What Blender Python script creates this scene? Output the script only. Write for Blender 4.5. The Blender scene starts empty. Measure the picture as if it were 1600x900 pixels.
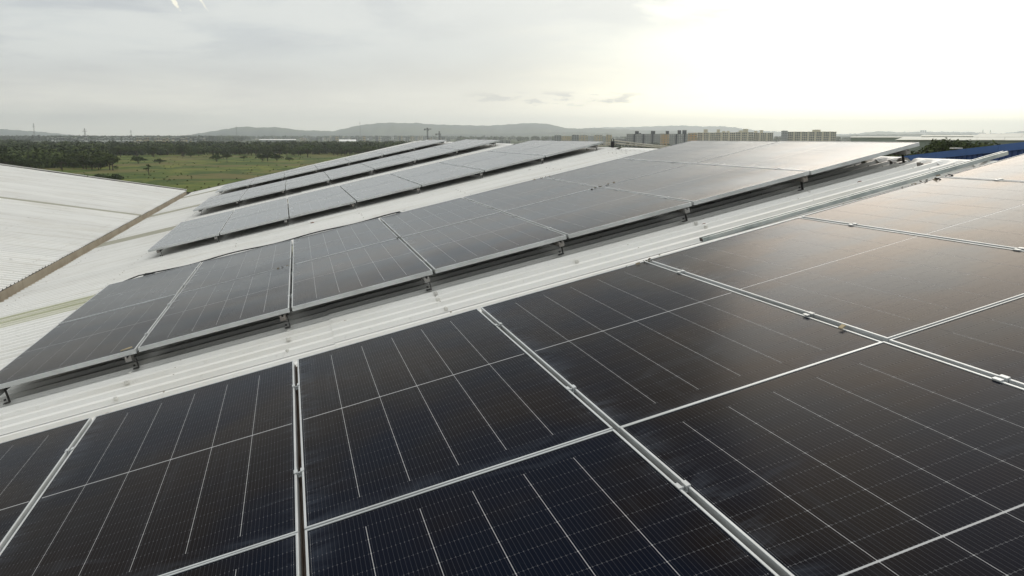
import bpy, math, random
import numpy as np
from mathutils import Vector, Matrix
R = math.radians
random.seed(7); np.random.seed(7)
SC = bpy.context.scene
COL = SC.collection
CAMZ = 13.3                      # eye height above the plain
# ------------------------------------------------------------------ camera
cd = bpy.data.cameras.new('camera'); cam = bpy.data.objects.new('camera', cd); COL.objects.link(cam)
cam.location = (0, 0, CAMZ)
YAW, PIT, ROL = 14.756, 10.305, -0.053
cam.rotation_euler = (Matrix.Rotation(R(-YAW), 3, 'Z') @ Matrix.Rotation(R(90 - PIT), 3, 'X') @ Matrix.Rotation(R(-ROL), 3, 'Z')).to_euler()
cd.sensor_width = 36; cd.lens = 36 * 1303.2 / 1600; cd.clip_start = 0.05; cd.clip_end = 60000
SC.camera = cam
SC.view_settings.view_transform = 'Standard'; SC.view_settings.look = 'None'
SC.view_settings.exposure = 0.30; SC.view_settings.gamma = 1
SC.cycles.max_bounces = 6; SC.cycles.diffuse_bounces = 3; SC.cycles.glossy_bounces = 3; SC.cycles.volume_bounces = 2
SC.cycles.use_denoising = True
# ------------------------------------------------------------------ world and sun
SUN_AZ, SUN_EL = 36.5, 31.0       # degrees right of +Y, above the horizon
SD = Vector((math.sin(R(SUN_AZ)) * math.cos(R(SUN_EL)), math.cos(R(SUN_AZ)) * math.cos(R(SUN_EL)), math.sin(R(SUN_EL))))


class NT:
    """small helper for writing node trees"""
    def __init__(s, tree): s.t = tree; s.n = tree.nodes; s.l = tree.links
    def node(s, typ, ins=None, **kw):
        nd = s.n.new(typ)
        for k, v in kw.items(): setattr(nd, k, v)
        for k, v in (ins or {}).items(): s.put(nd.inputs[k], v)
        return nd
    def put(s, inp, v):
        if isinstance(v, bpy.types.NodeSocket): s.l.new(v, inp)
        elif isinstance(v, (tuple, list)) and len(v) == 3 and inp.type == 'RGBA': inp.default_value = (*v, 1)
        else: inp.default_value = v
    def m(s, op, a, b=0.0, c=0.0, clamp=False):
        nd = s.n.new('ShaderNodeMath'); nd.operation = op; nd.use_clamp = clamp
        s.put(nd.inputs[0], a); s.put(nd.inputs[1], b); s.put(nd.inputs[2], c); return nd.outputs[0]
    def vm(s, op, a, b=(0, 0, 0)):
        nd = s.n.new('ShaderNodeVectorMath'); nd.operation = op
        s.put(nd.inputs[0], a)
        if op == 'SCALE': s.put(nd.inputs['Scale'], b)
        else: s.put(nd.inputs[1], b)
        return nd.outputs['Value'] if op in ('DOT_PRODUCT', 'LENGTH') else nd.outputs[0]
    def mix(s, f, a, b, mode='MIX'):
        nd = s.n.new('ShaderNodeMix'); nd.data_type = 'RGBA'; nd.blend_type = mode
        s.put(nd.inputs[0], f); s.put(nd.inputs[6], a); s.put(nd.inputs[7], b); return nd.outputs[2]
    def rng(s, v, a, b, c=0.0, d=1.0, smooth=True):
        nd = s.n.new('ShaderNodeMapRange'); nd.interpolation_type = 'SMOOTHSTEP' if smooth else 'LINEAR'
        s.put(nd.inputs[0], v); s.put(nd.inputs[1], a); s.put(nd.inputs[2], b); s.put(nd.inputs[3], c); s.put(nd.inputs[4], d); return nd.outputs[0]
    def noise(s, vec, scale=1.0, detail=3.0, rough=0.5, out=0, dist=0.0):
        nd = s.n.new('ShaderNodeTexNoise'); s.put(nd.inputs['Vector'], vec)
        nd.inputs['Scale'].default_value = scale; nd.inputs['Detail'].default_value = detail
        nd.inputs['Roughness'].default_value = rough; nd.inputs['Distortion'].default_value = dist
        return nd.outputs[out]


def pixdir(x, y):
    """unit direction for a point of the photograph (used to place the few singled-out clouds and far things)"""
    f = 1303.2; rt = cam.rotation_euler.to_matrix()
    return (rt @ Vector((x - 800, 450 - y, -f))).normalized()


def at_dist(x, y, d):
    """the place at horizontal distance d seen along that direction"""
    v = pixdir(x, y); k = d / math.hypot(v.x, v.y)
    return Vector((0, 0, CAMZ)) + v * k


world = bpy.data.worlds.new('World'); SC.world = world; world.use_nodes = True
t = NT(world.node_tree); t.n.clear()
tc = t.node('ShaderNodeTexCoord').outputs['Generated']
dirv = t.vm('NORMALIZE', tc)
sep = t.node('ShaderNodeSeparateXYZ', {0: dirv})
X, Y, Z = sep.outputs
sky = t.node('ShaderNodeTexSky'); sky.sky_type = 'NISHITA'; sky.sun_disc = False
sky.sun_elevation = R(SUN_EL); sky.sun_rotation = R(SUN_AZ); sky.air_density = 1.0; sky.dust_density = 2.0
el = t.m('MAXIMUM', Z, 0.0)
dt = t.m('MAXIMUM', t.vm('DOT_PRODUCT', dirv, tuple(SD)), 0.0)
# the cloud deck: warm at the horizon, pale grey above
c = t.mix(t.rng(el, 0.0, 0.11), (0.64, 0.605, 0.54), (0.515, 0.54, 0.55))
c = t.mix(t.rng(el, 0.15, 0.42), c, (0.27, 0.285, 0.305))      # heavy cloud above the view, its dimness set for dark panel reflections
c = t.mix(t.rng(el, 0.50, 1.0), c, (1.75, 1.77, 1.78))  # out-of-view zenith brightened to light the roof
c = t.mix(1.0, c, t.mix(t.rng(el, 0.0, 0.075), (1.70, 1.67, 1.60), (1, 1, 1)), 'MULTIPLY')   # brighter sky low down, behind the haze
c = t.mix(t.rng(t.vm('DOT_PRODUCT', dirv, (math.sin(R(SUN_AZ)), math.cos(R(SUN_AZ)), 0.0)), -0.15, -0.9), c, (0.25, 0.27, 0.30))   # the sky away from the sun is duller
# flattened cloud coordinates
zz = t.m('ADD', el, 0.10)
cv = t.node('ShaderNodeCombineXYZ', {0: t.m('DIVIDE', X, zz), 1: t.m('DIVIDE', Y, zz), 2: 0.0}).outputs[0]
n1 = t.noise(cv, 0.85, 7, 0.62, dist=0.5)
n2 = t.noise(cv, 0.28, 4, 0.5)
lum = t.m('ADD', t.rng(n1, 0.3, 0.7, -0.13, 0.11, False), t.rng(n2, 0.35, 0.65, -0.09, 0.08, False))
c = t.mix(1.0, c, t.node('ShaderNodeCombineXYZ', {0: t.m('ADD', lum, 1.0), 1: t.m('ADD', lum, 1.0), 2: t.m('ADD', t.m('MULTIPLY', lum, 0.8), 1.0)}).outputs[0], 'MULTIPLY')
# veiled sun: a wide and a narrow glow
# elevation-stretched distance to the sun so that the glow spreads along the horizon
gs = t.node('ShaderNodeCombineXYZ', {0: X, 1: Y, 2: t.m('MULTIPLY', t.m('SUBTRACT', Z, math.sin(R(7.0))), t.rng(Z, 0.10, 0.20, 1.5, 0.75, False))}).outputs[0]
dg = t.vm('LENGTH', t.vm('SUBTRACT', gs, (math.sin(R(40)), math.cos(R(40)), 0.0)))
dgn = t.m('ADD', dg, t.rng(n1, 0.3, 0.7, -0.055, 0.06, False))
g1 = t.rng(dgn, 0.70, 0.02); g2 = t.rng(dgn, 0.49, 0.08); g3 = t.rng(dgn, 0.20, 0.0)
glow = t.mix(1.0, t.mix(g1, (0, 0, 0), (0.32, 0.29, 0.19)), t.mix(g2, (0, 0, 0), (0.46, 0.44, 0.32)), 'ADD')
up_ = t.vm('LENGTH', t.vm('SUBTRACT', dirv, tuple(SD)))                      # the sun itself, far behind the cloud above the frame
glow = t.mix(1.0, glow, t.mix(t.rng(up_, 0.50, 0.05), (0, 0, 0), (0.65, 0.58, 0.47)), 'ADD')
glow = t.mix(1.0, glow, t.mix(t.rng(el, 0.0, 0.10), (2.2, 2.15, 1.9), (1, 1, 1)), 'MULTIPLY')
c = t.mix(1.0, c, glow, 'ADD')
# grey cloud bank over the glow, upper part of the view
az = t.m('ARCTAN2', X, Y)
bank = t.m('MULTIPLY', t.rng(t.noise(cv, 1.1, 6, 0.6, dist=0.4), 0.36, 0.56), t.rng(t.m('ADD', el, t.m('MULTIPLY', az, -0.075)), 0.070, 0.105))
c = t.mix(t.m('MULTIPLY', bank, 0.85), c, (0.64, 0.655, 0.635))
# a line of small grey puffs low over the hills
pv = t.node('ShaderNodeCombineXYZ', {0: t.m('MULTIPLY', az, 22.0), 1: t.m('MULTIPLY', el, 95.0), 2: 4.7}).outputs[0]
pf = t.rng(t.noise(pv, 1.25, 5, 0.62), 0.49, 0.60)
band = t.m('MULTIPLY', t.rng(t.m('ABSOLUTE', t.m('SUBTRACT', el, 0.0425)), 0.011, 0.004), t.rng(t.m('ABSOLUTE', t.m('SUBTRACT', az, R(17.5))), 0.12, 0.07))
c = t.mix(t.m('MULTIPLY', t.m('MULTIPLY', pf, band), 0.85), c, (0.56, 0.545, 0.51))
# two small sunlit scraps of cloud at the top left
for (px, py, k) in ((272, 3, 1.0), (317, 5, 0.8)):
    d0 = pixdir(px, py)
    df = t.vm('SUBTRACT', dirv, tuple(d0))
    h = Vector((math.cos(math.atan2(d0.x, d0.y)), -math.sin(math.atan2(d0.x, d0.y)), 0)); v = h.cross(d0)
    a = t.m('ADD', t.vm('DOT_PRODUCT', df, tuple(h)), t.m('MULTIPLY', t.vm('DOT_PRODUCT', df, tuple(v)), 0.6))
    r = t.m('ADD', t.m('POWER', t.m('MULTIPLY', a, 420 * (1 if k == 1 else 1.6)), 2.0), t.m('POWER', t.m('MULTIPLY', t.vm('DOT_PRODUCT', df, tuple(v)), 150), 2.0))
    wob = t.rng(t.noise(dirv, 170, 3), 0.3, 0.7, -0.9, 0.9, False)
    c = t.mix(t.m('MULTIPLY', t.rng(t.m('ADD', r, wob), 1.5, 0.1), 0.8 * k), c, (1.02, 0.96, 0.78))
# below the horizon: ground haze colour
c = t.mix(t.rng(Z, -0.01, -0.06), c, (0.10, 0.115, 0.075))
STR = 0.10
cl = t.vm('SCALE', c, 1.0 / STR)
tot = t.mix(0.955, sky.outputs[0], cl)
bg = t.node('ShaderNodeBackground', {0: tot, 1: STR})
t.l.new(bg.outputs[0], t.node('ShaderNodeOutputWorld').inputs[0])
world.cycles.sampling_method = 'MANUAL'; world.cycles.sample_map_resolution = 1024

ld = bpy.data.lights.new('sun', 'SUN'); ld.energy = 0.80; ld.angle = R(30); ld.color = (1.0, 0.91, 0.80)
sun = bpy.data.objects.new('sun', ld); COL.objects.link(sun)
sun.rotation_euler = SD.to_track_quat('Z', 'Y').to_euler(); sun.location = (0, 0, 60)

# ------------------------------------------------------------------ helpers
class MB:
    """collects boxes, prisms and strips into one mesh"""
    def __init__(s): s.v = []; s.f = []; s.mi = []; s.cur = 0
    def add(s, vs, fs):
        b = len(s.v); s.v += [tuple(v) for v in vs]
        for f in fs: s.f.append(tuple(b + i for i in f)); s.mi.append(s.cur)
    def box(s, a, b, tf=None):
        x0, y0, z0 = a; x1, y1, z1 = b
        vs = [Vector(p) for p in ((x0, y0, z0), (x1, y0, z0), (x1, y1, z0), (x0, y1, z0), (x0, y0, z1), (x1, y0, z1), (x1, y1, z1), (x0, y1, z1))]
        if tf is not None: vs = [tf @ v for v in vs]
        s.add(vs, [(3, 2, 1, 0), (4, 5, 6, 7), (0, 1, 5, 4), (1, 2, 6, 5), (2, 3, 7, 6), (3, 0, 4, 7)]); return s
    def prism(s, prof, p0, p1, up=(0, 0, 1), cap=True):
        """extrude a closed 2-D profile (side, up) from p0 to p1"""
        p0 = Vector(p0); p1 = Vector(p1); d = (p1 - p0).normalized(); up = Vector(up)
        sd = d.cross(up).normalized(); u2 = sd.cross(d)
        n = len(prof); vs = [p0 + sd * a + u2 * b for a, b in prof] + [p1 + sd * a + u2 * b for a, b in prof]
        fs = [(i, (i + 1) % n, n + (i + 1) % n, n + i) for i in range(n)]
        if cap: fs += [tuple(range(n))[::-1], tuple(range(n, 2 * n))]
        s.add(vs, fs); return s
    def tube(s, pts, r, seg=6):
        pts = [Vector(p) for p in pts]; rs = r if isinstance(r, (list, tuple)) else [r] * len(pts); vs = []; fs = []
        for i, p in enumerate(pts):
            d = (pts[min(i + 1, len(pts) - 1)] - pts[max(i - 1, 0)]).normalized()
            a = d.cross(Vector((0, 0, 1)) if abs(d.z) < 0.9 else Vector((1, 0, 0))).normalized(); b = d.cross(a)
            for k in range(seg):
                th = 2 * math.pi * k / seg; vs.append(p + (a * math.cos(th) + b * math.sin(th)) * rs[i])
        for i in range(len(pts) - 1):
            for k in range(seg):
                k2 = (k + 1) % seg; fs.append((i * seg + k, i * seg + k2, (i + 1) * seg + k2, (i + 1) * seg + k))
        fs += [tuple(range(seg))[::-1], tuple(range((len(pts) - 1) * seg, len(pts) * seg))]
        s.add(vs, fs); return s
    def mesh(s, name, mats, smooth=False):
        me = bpy.data.meshes.new(name); me.from_pydata(s.v, [], s.f)
        for m in (mats if isinstance(mats, (list, tuple)) else [mats]): me.materials.append(m)
        me.polygons.foreach_set('material_index', s.mi)
        if smooth: me.polygons.foreach_set('use_smooth', [True] * len(me.polygons))
        me.update(); return me


def link(name, me, parent=None, mw=None, label=None, cat=None, group=None, kind=None):
    o = bpy.data.objects.new(name, me); COL.objects.link(o)
    if parent is not None: o.parent = parent
    if mw is not None: o.matrix_basis = mw
    if label: o['label'] = label
    if cat: o['category'] = cat
    if group: o['group'] = group
    if kind: o['kind'] = kind
    return o


def thing(name, label, cat, mw=None, group=None):
    o = link(name, None, None, mw, label, cat, group); o.empty_display_size = 0.2; return o


def mat(name, col=(0.5, 0.5, 0.5), rough=0.6, metal=0.0, spec=0.5):
    m = bpy.data.materials.new(name); m.use_nodes = True; t = NT(m.node_tree)
    b = t.n['Principled BSDF']; b.inputs['Base Color'].default_value = (*col, 1)
    b.inputs['Roughness'].default_value = rough; b.inputs['Metallic'].default_value = metal; b.inputs['Specular IOR Level'].default_value = spec
    return m, t, b


def varied(name, c1, c2, scale=2.0, rough=0.7, metal=0.0, spec=0.4, bump=0.0, stretch=(1, 1, 1), detail=5, c3=None, rnd=0.0):
    m, t, b = mat(name, c1, rough, metal, spec)
    g = t.node('ShaderNodeNewGeometry').outputs['Position']
    v = t.vm('MULTIPLY', g, stretch)
    n = t.noise(v, scale, detail, 0.6)
    col = t.mix(t.rng(n, 0.35, 0.65), c1, c2)
    if c3: col = t.mix(t.rng(t.noise(v, scale * 0.23, 3, 0.55), 0.42, 0.62), col, c3)
    if rnd:
        oi = t.node('ShaderNodeObjectInfo').outputs['Random']
        hsv = t.node('ShaderNodeHueSaturation', {'Value': t.rng(oi, 0, 1, 1 - rnd, 1 + rnd, False), 'Color': col, 'Hue': t.rng(t.m('FRACT', t.m('MULTIPLY', oi, 7.7)), 0, 1, 0.5 - rnd * 0.06, 0.5 + rnd * 0.06, False)})
        col = hsv.outputs[0]
    t.put(b.inputs['Base Color'], col)
    if bump:
        bp = t.node('ShaderNodeBump', {'Height': n, 'Strength': bump, 'Distance': 0.02}); t.l.new(bp.outputs[0], b.inputs['Normal'])
    return m

# ------------------------------------------------------------------ frames of the roof and the five arrays
P0 = Vector((-0.0257, 4.9386, -1.30655 + CAMZ))
AL = R(12.55); U = Vector((math.cos(AL), 0, math.sin(AL))); NRM = Vector((-math.sin(AL), 0, math.cos(AL)))
AU = R(12.94); PU = Vector((math.cos(AU), 0, math.sin(AU))); PN = Vector((-math.sin(AU), 0, math.cos(AU)))
PAN = -0.196                     # roof pan below the panels' top face


def RP(s, y, h=0.0):
    """point on the right-hand slope: s metres up the slope, y metres along the ridge, h above the pan"""
    p = P0 + U * s + NRM * (PAN + h); return Vector((p.x, y, p.z))


W, L = 1.156, 2.301
PWID, PLEN, FT = 1.134, 2.294, 0.035
ROWS = [(0.001, 0.068, -0.010, 12.938, 0.244, -0.145),
        (0.005, 6.244, -0.018, 12.680, 0.195, 0.371),
        (-0.071, 14.215, -0.012, 12.456, -0.107, -0.40),
        (-0.113, 21.810, 0.007, 12.315, -0.001, 0.174),
        (-0.188, 29.297, -0.009, 12.189, 0.124, 0.155)]
PANW = W
U0 = Vector((math.cos(R(12.5488)), 0, math.sin(R(12.5488)))); N0 = Vector((-U0.z, 0, U0.x))


def row_axes(k):
    a, b, c, al, be, ga = ROWS[k]; al, be, ga = R(al), R(be), R(ga)
    u = Vector((math.cos(al), 0, math.sin(al))); n = Vector((-math.sin(al), 0, math.cos(al))); Yv = Vector((0, 1, 0))
    y2 = Yv * math.cos(ga) + u * math.sin(ga); u2 = u * math.cos(ga) - Yv * math.sin(ga)
    v = y2 * math.cos(be) - n * math.sin(be); n2 = u2.cross(v).normalized()
    o = P0 + U0 * a + Yv * b + N0 * c
    return o, u2, v, n2


def frame_matrix(o, x, y, z):
    return Matrix(((x.x, y.x, z.x, o.x), (x.y, y.y, z.y, o.y), (x.z, y.z, z.z, o.z), (0, 0, 0, 1)))

# ------------------------------------------------------------------ materials
def roof_material(name, base, dirty, moss=0.0):
    m, t, b = mat(name, base, 0.42, 0.0, 0.5)
    g = t.node('ShaderNodeNewGeometry').outputs['Position']
    streak = t.noise(t.vm('MULTIPLY', g, (0.5, 7.0, 0.5)), 1.0, 6, 0.65)       # dirt carried down the slope
    blot = t.noise(g, 0.55, 5, 0.6); fine = t.noise(g, 22.0, 4, 0.7)
    oi = t.node('ShaderNodeObjectInfo').outputs['Random']
    col = t.mix(t.m('MULTIPLY', t.rng(streak, 0.45, 0.72), 0.5), base, dirty)
    col = t.mix(t.m('MULTIPLY', t.rng(blot, 0.5, 0.72), 0.30), col, dirty)
    col = t.mix(t.m('MULTIPLY', t.rng(fine, 0.58, 0.75), 0.22), col, (0.33, 0.30, 0.25))
    if moss: col = t.mix(t.m('MULTIPLY', t.rng(streak, 0.42, 0.56), moss), col, (0.30, 0.32, 0.13))
    # a scatter of drip marks and droppings
    vo = t.node('ShaderNodeTexVoronoi', {'Vector': t.vm('MULTIPLY', g, (1.3, 2.4, 1.3)), 'Scale': 1.0})
    col = t.mix(t.m('MULTIPLY', t.rng(vo.outputs['Distance'], 0.055, 0.02), 0.35), col, (0.20, 0.18, 0.15))
    hs = t.node('ShaderNodeHueSaturation', {'Value': t.rng(oi, 0, 1, 0.955, 1.03, False), 'Color': col})
    t.put(b.inputs['Base Color'], hs.outputs[0])
    t.put(b.inputs['Roughness'], t.rng(blot, 0.3, 0.7, 0.36, 0.55, False))
    bp = t.node('ShaderNodeBump', {'Height': t.noise(g, 3.0, 3, 0.5), 'Strength': 0.10, 'Distance': 0.01}); t.l.new(bp.outputs[0], b.inputs['Normal'])
    return m


M = {}
M['roof'] = roof_material('painted_roof_steel', (0.83, 0.82, 0.78), (0.62, 0.59, 0.52))
M['skylight'] = roof_material('skylight_sheet', (0.46, 0.44, 0.35), (0.37, 0.35, 0.27))
M['mossy'] = roof_material('mossy_roof_steel', (0.66, 0.65, 0.54), (0.45, 0.44, 0.30), 0.38)
M['gutter'] = varied('rusty_gutter', (0.36, 0.32, 0.25), (0.29, 0.25, 0.19), 2.0, 0.85)
M['darksteel'] = varied('dark_steel', (0.055, 0.042, 0.035), (0.03, 0.026, 0.024), 6, 0.7)
M['wall'] = varied('wall_steel', (0.42, 0.42, 0.38), (0.36, 0.36, 0.33), 0.8, 0.6)
M['frame'] = varied('anodised_frame', (0.58, 0.60, 0.60), (0.47, 0.485, 0.48), 3.0, 0.45, 0.25, 0.5, 0.05)
M['galv'] = varied('galvanised_steel', (0.40, 0.44, 0.44), (0.27, 0.31, 0.31), 14.0, 0.45, 0.55, 0.5, 0.1, c3=(0.47, 0.50, 0.49))
M['rail'] = varied('old_rail', (0.30, 0.30, 0.29), (0.22, 0.20, 0.18), 5.0, 0.55, 0.4)
M['railold'] = varied('rust_stained_rail', (0.11, 0.085, 0.065), (0.07, 0.04, 0.025), 5.0, 0.75, 0.1)
M['rust'] = varied('rust', (0.17, 0.052, 0.02), (0.09, 0.032, 0.016), 30.0, 0.9)
M['white'] = varied('white_cap', (0.70, 0.69, 0.64), (0.55, 0.54, 0.50), 20.0, 0.5)
M['black'] = mat('black_rubber', (0.012, 0.012, 0.013), 0.5)[0]
M['cable'] = varied('pale_conduit', (0.50, 0.48, 0.40), (0.36, 0.34, 0.28), 4.0, 0.7)
M['tag'] = varied('tan_scrap', (0.42, 0.34, 0.20), (0.30, 0.24, 0.14), 30.0, 0.8)
M['strip'] = mat('laminate_edge', (0.014, 0.015, 0.020), 0.1)[0]
M['backsheet'] = mat('backsheet', (0.60, 0.61, 0.60), 0.12)[0]


def soiled_glass(t, base, ref, dirt=0.3):
    fmax = {0.25: 0.42, 0.55: 0.27}.get(dirt, 0.42)
    """dark laminate under anti-reflective glass: base colour seen through it, sky mirrored by its own Fresnel law, and dust"""
    g = t.node('ShaderNodeNewGeometry').outputs['Position']
    pc = t.node('ShaderNodeTexCoord', object=ref).outputs['Object']
    sp = t.node('ShaderNodeSeparateXYZ', {0: pc})
    fx = t.m('FRACT', t.m('DIVIDE', t.m('ADD', sp.outputs[0], 40 * PANW), PANW))
    fy = t.m('FRACT', t.m('DIVIDE', t.m('ADD', sp.outputs[1], 40 * L), L))
    big = t.noise(g, 0.9, 4, 0.6); wisp = t.noise(t.vm('MULTIPLY', pc, (1.0, 2.3, 1.0)), 2.6, 6, 0.68, dist=1.3)
    fine = t.noise(g, 140.0, 2, 0.6)
    # dust that settles along the lower (left) and front edges of every pane
    edge = t.m('MAXIMUM', t.rng(fx, 0.13, 0.0), t.m('MAXIMUM', t.m('MULTIPLY', t.rng(fy, 0.07, 0.0), 0.8), t.m('MULTIPLY', t.rng(fx, 0.91, 1.0), 0.55)))
    edge = t.m('MULTIPLY', edge, t.rng(wisp, 0.40, 0.66))
    wisps = t.m('MULTIPLY', t.rng(wisp, 0.58, 0.74), t.rng(big, 0.45, 0.65))
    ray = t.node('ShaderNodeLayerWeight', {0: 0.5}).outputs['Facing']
    # wiped arcs and runs
    arc = t.node('ShaderNodeTexWave', {'Vector': pc, 'Scale': 0.9, 'Distortion': 9.0, 'Detail': 3.0, 'Detail Scale': 0.8}, wave_type='RINGS')
    scr = t.m('MULTIPLY', t.rng(arc.outputs['Fac'], 0.965, 1.0), t.rng(t.noise(g, 1.7, 3), 0.52, 0.66))
    dust = t.m('ADD', t.m('ADD', t.m('MULTIPLY', edge, 0.12), t.m('MULTIPLY', wisps, 0.05)), t.m('ADD', t.m('MULTIPLY', scr, 0.030), 0.004))
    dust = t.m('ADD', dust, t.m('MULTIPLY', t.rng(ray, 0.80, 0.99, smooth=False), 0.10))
    runs = t.m('MULTIPLY', t.rng(t.noise(t.vm('MULTIPLY', pc, (16.0, 0.9, 1.0)), 1.0, 5, 0.6), 0.50, 0.72), t.rng(big, 0.40, 0.62))
    dust = t.m('ADD', dust, t.m('MULTIPLY', runs, 0.028))
    drop = t.node('ShaderNodeTexVoronoi', {'Vector': g, 'Scale': 1.15}, feature='F1').outputs['Distance']
    dust = t.m('ADD', dust, t.m('MULTIPLY', t.rng(t.m('ADD', drop, t.rng(fine, 0.3, 0.7, -0.008, 0.008, False)), 0.020, 0.010), 0.45))
    speck = t.m('MULTIPLY', t.rng(fine, 0.70, 0.80), 0.05)
    dust = t.m('ADD', dust, speck, clamp=True)
    lowdirt = t.rng(t.m('ADD', sp.outputs[0], t.rng(big, 0.3, 0.7, -0.5, 0.5, False)), 1.6, -2.2)     # mud film is thickest at the foot of the slope
    col = t.mix(dust, base, (0.20, 0.235, 0.29))
    col = t.mix(t.m('MULTIPLY', lowdirt, dirt * 0.25 * (dirt > 0.3)), col, (0.21, 0.20, 0.175))
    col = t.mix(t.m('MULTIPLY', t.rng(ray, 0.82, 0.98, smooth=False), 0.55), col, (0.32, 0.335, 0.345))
    dif = t.node('ShaderNodeBsdfDiffuse', {'Color': col})
    tn = t.mix(t.rng(t.noise(t.vm('MULTIPLY', pc, (1.0, 1.6, 1.0)), 1.3, 3, 0.5), 0.38, 0.62), (1.0, 0.965, 0.94), (0.94, 0.975, 1.01))
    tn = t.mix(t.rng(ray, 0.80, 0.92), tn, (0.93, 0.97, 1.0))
    fr = t.node('ShaderNodeFresnel', {'IOR': 1.27})
    f = t.m('MULTIPLY', t.m('MULTIPLY', t.m('POWER', fr.outputs[0], 1.95), 2.05), t.m('MULTIPLY', t.rng(big, 0.3, 0.7, 0.88, 1.0, False), t.m('SUBTRACT', 1.0, t.m('MULTIPLY', lowdirt, dirt))), clamp=True)
    f = t.m('MINIMUM', f, fmax)
    ro = t.m('ADD', t.rng(big, 0.3, 0.7, 0.17, 0.24, False), t.m('MULTIPLY', dust, 0.6))
    gl = t.node('ShaderNodeBsdfGlossy', {'Color': tn, 'Roughness': ro})
    bp = t.node('ShaderNodeBump', {'Height': t.noise(pc, 1.4, 2, 0.5), 'Strength': 0.06, 'Distance': 0.02})
    t.l.new(bp.outputs[0], gl.inputs['Normal'])
    mx = t.node('ShaderNodeMixShader', {0: f}); t.l.new(dif.outputs[0], mx.inputs[1]); t.l.new(gl.outputs[0], mx.inputs[2])
    # the dust film scatters light forward in a broad lobe
    g2 = t.node('ShaderNodeBsdfGlossy', {'Color': (1.0, 0.93, 0.84), 'Roughness': 0.42})
    m2 = t.node('ShaderNodeMixShader', {0: t.m('MULTIPLY', t.m('MULTIPLY', t.m('POWER', fr.outputs[0], 2.0), 0.16 if dirt == 0.55 else 0.3), t.rng(big, 0.3, 0.7, 0.75, 1.1, False), clamp=True)})
    t.l.new(mx.outputs[0], m2.inputs[1]); t.l.new(g2.outputs[0], m2.inputs[2])
    t.l.new(m2.outputs[0], t.n['Material Output'].inputs[0])


def cell_material(name, ref, dirt):
    m = bpy.data.materials.new(name); m.use_nodes = True; t = NT(m.node_tree); t.n.remove(t.n['Principled BSDF'])
    uv = t.node('ShaderNodeUVMap').outputs[0]; s = t.node('ShaderNodeSeparateXYZ', {0: uv})
    NB = 13
    # busbar wires run the length of the panel; at the cell's ends they carry a brighter solder joint
    d = t.m('ABSOLUTE', t.m('SUBTRACT', t.m('FRACT', t.m('MULTIPLY', s.outputs[0], NB)), 0.5))
    wire = t.rng(d, 0.055, 0.025, smooth=False)
    dv = t.m('ABSOLUTE', t.m('SUBTRACT', s.outputs[1], 0.5))
    joint = t.m('MULTIPLY', t.rng(dv, 0.455, 0.475, smooth=False), t.rng(d, 0.12, 0.06, smooth=False))
    oi = t.node('ShaderNodeNewGeometry').outputs['Position']
    v = t.rng(t.noise(oi, 0.9, 3, 0.55), 0.40, 0.60)
    base = t.mix(v, (0.0030, 0.0048, 0.0110), (0.0085, 0.0064, 0.0060))  # blue and brown reflection patches painted into the cell colour
    col = t.mix(t.m('MULTIPLY', wire, 0.5), base, (0.075, 0.075, 0.085))
    col = t.mix(t.m('MULTIPLY', joint, 0.5), col, (0.18, 0.18, 0.19))
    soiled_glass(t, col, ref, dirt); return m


def plain_glass_material(name, base, ref, dirt):
    m = bpy.data.materials.new(name); m.use_nodes = True; t = NT(m.node_tree); t.n.remove(t.n['Principled BSDF'])
    soiled_glass(t, base, ref, dirt); return m

# ------------------------------------------------------------------ the warehouse roof we stand on
GY = 38.85                       # far gable
Y0 = -5.0
roofb = thing('warehouse_building', 'white ribbed metal roofed warehouse carrying the solar panel rows, with a brown valley gutter', 'building', Matrix.Translation((0, 0, 0)))


def sheet_profile(w, pitch=0.20):
    """(y, h) across one sheet"""
    pts = [(0.0, 0.0)]; k = int(round(w / pitch))
    for i in range(k):
        b = i * pitch
        pts += [(b + 0.028, 0.0), (b + 0.046, 0.028), (b + 0.076, 0.028), (b + 0.094, 0.0), (b + 0.138, 0.0), (b + 0.146, 0.006), (b + 0.160, 0.006), (b + 0.168, 0.0)]
    pts.append((w, 0.0)); return pts


def sheet_mesh(name, length, w, m, notch=0.0):
    """sheet in its own frame: x up the slope, y across, z proud; a thin folded sheet with a visible edge"""
    prof = sheet_profile(w); mb = MB(); n = len(prof); T = 0.004
    xs = [0, length]
    vs = [(x, y, h) for x in xs for y, h in prof] + [(x, y, h - T) for x in xs for y, h in prof]
    fs = [(i, n + i, n + i + 1, i + 1) for i in range(n - 1)]
    fs = [(i, i + 1, n + i + 1, n + i)[::-1] for i in range(n - 1)]
    fs += [(2 * n + i, 2 * n + i + 1, 3 * n + i + 1, 3 * n + i) for i in range(n - 1)]
    fs += [(i, i + 1, 2 * n + i + 1, 2 * n + i) for i in range(n - 1)] + [(n + i, 3 * n + i, 3 * n + i + 1, n + i + 1) for i in range(n - 1)]
    mb.add(vs, fs); return mb.mesh(name, m)


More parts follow.
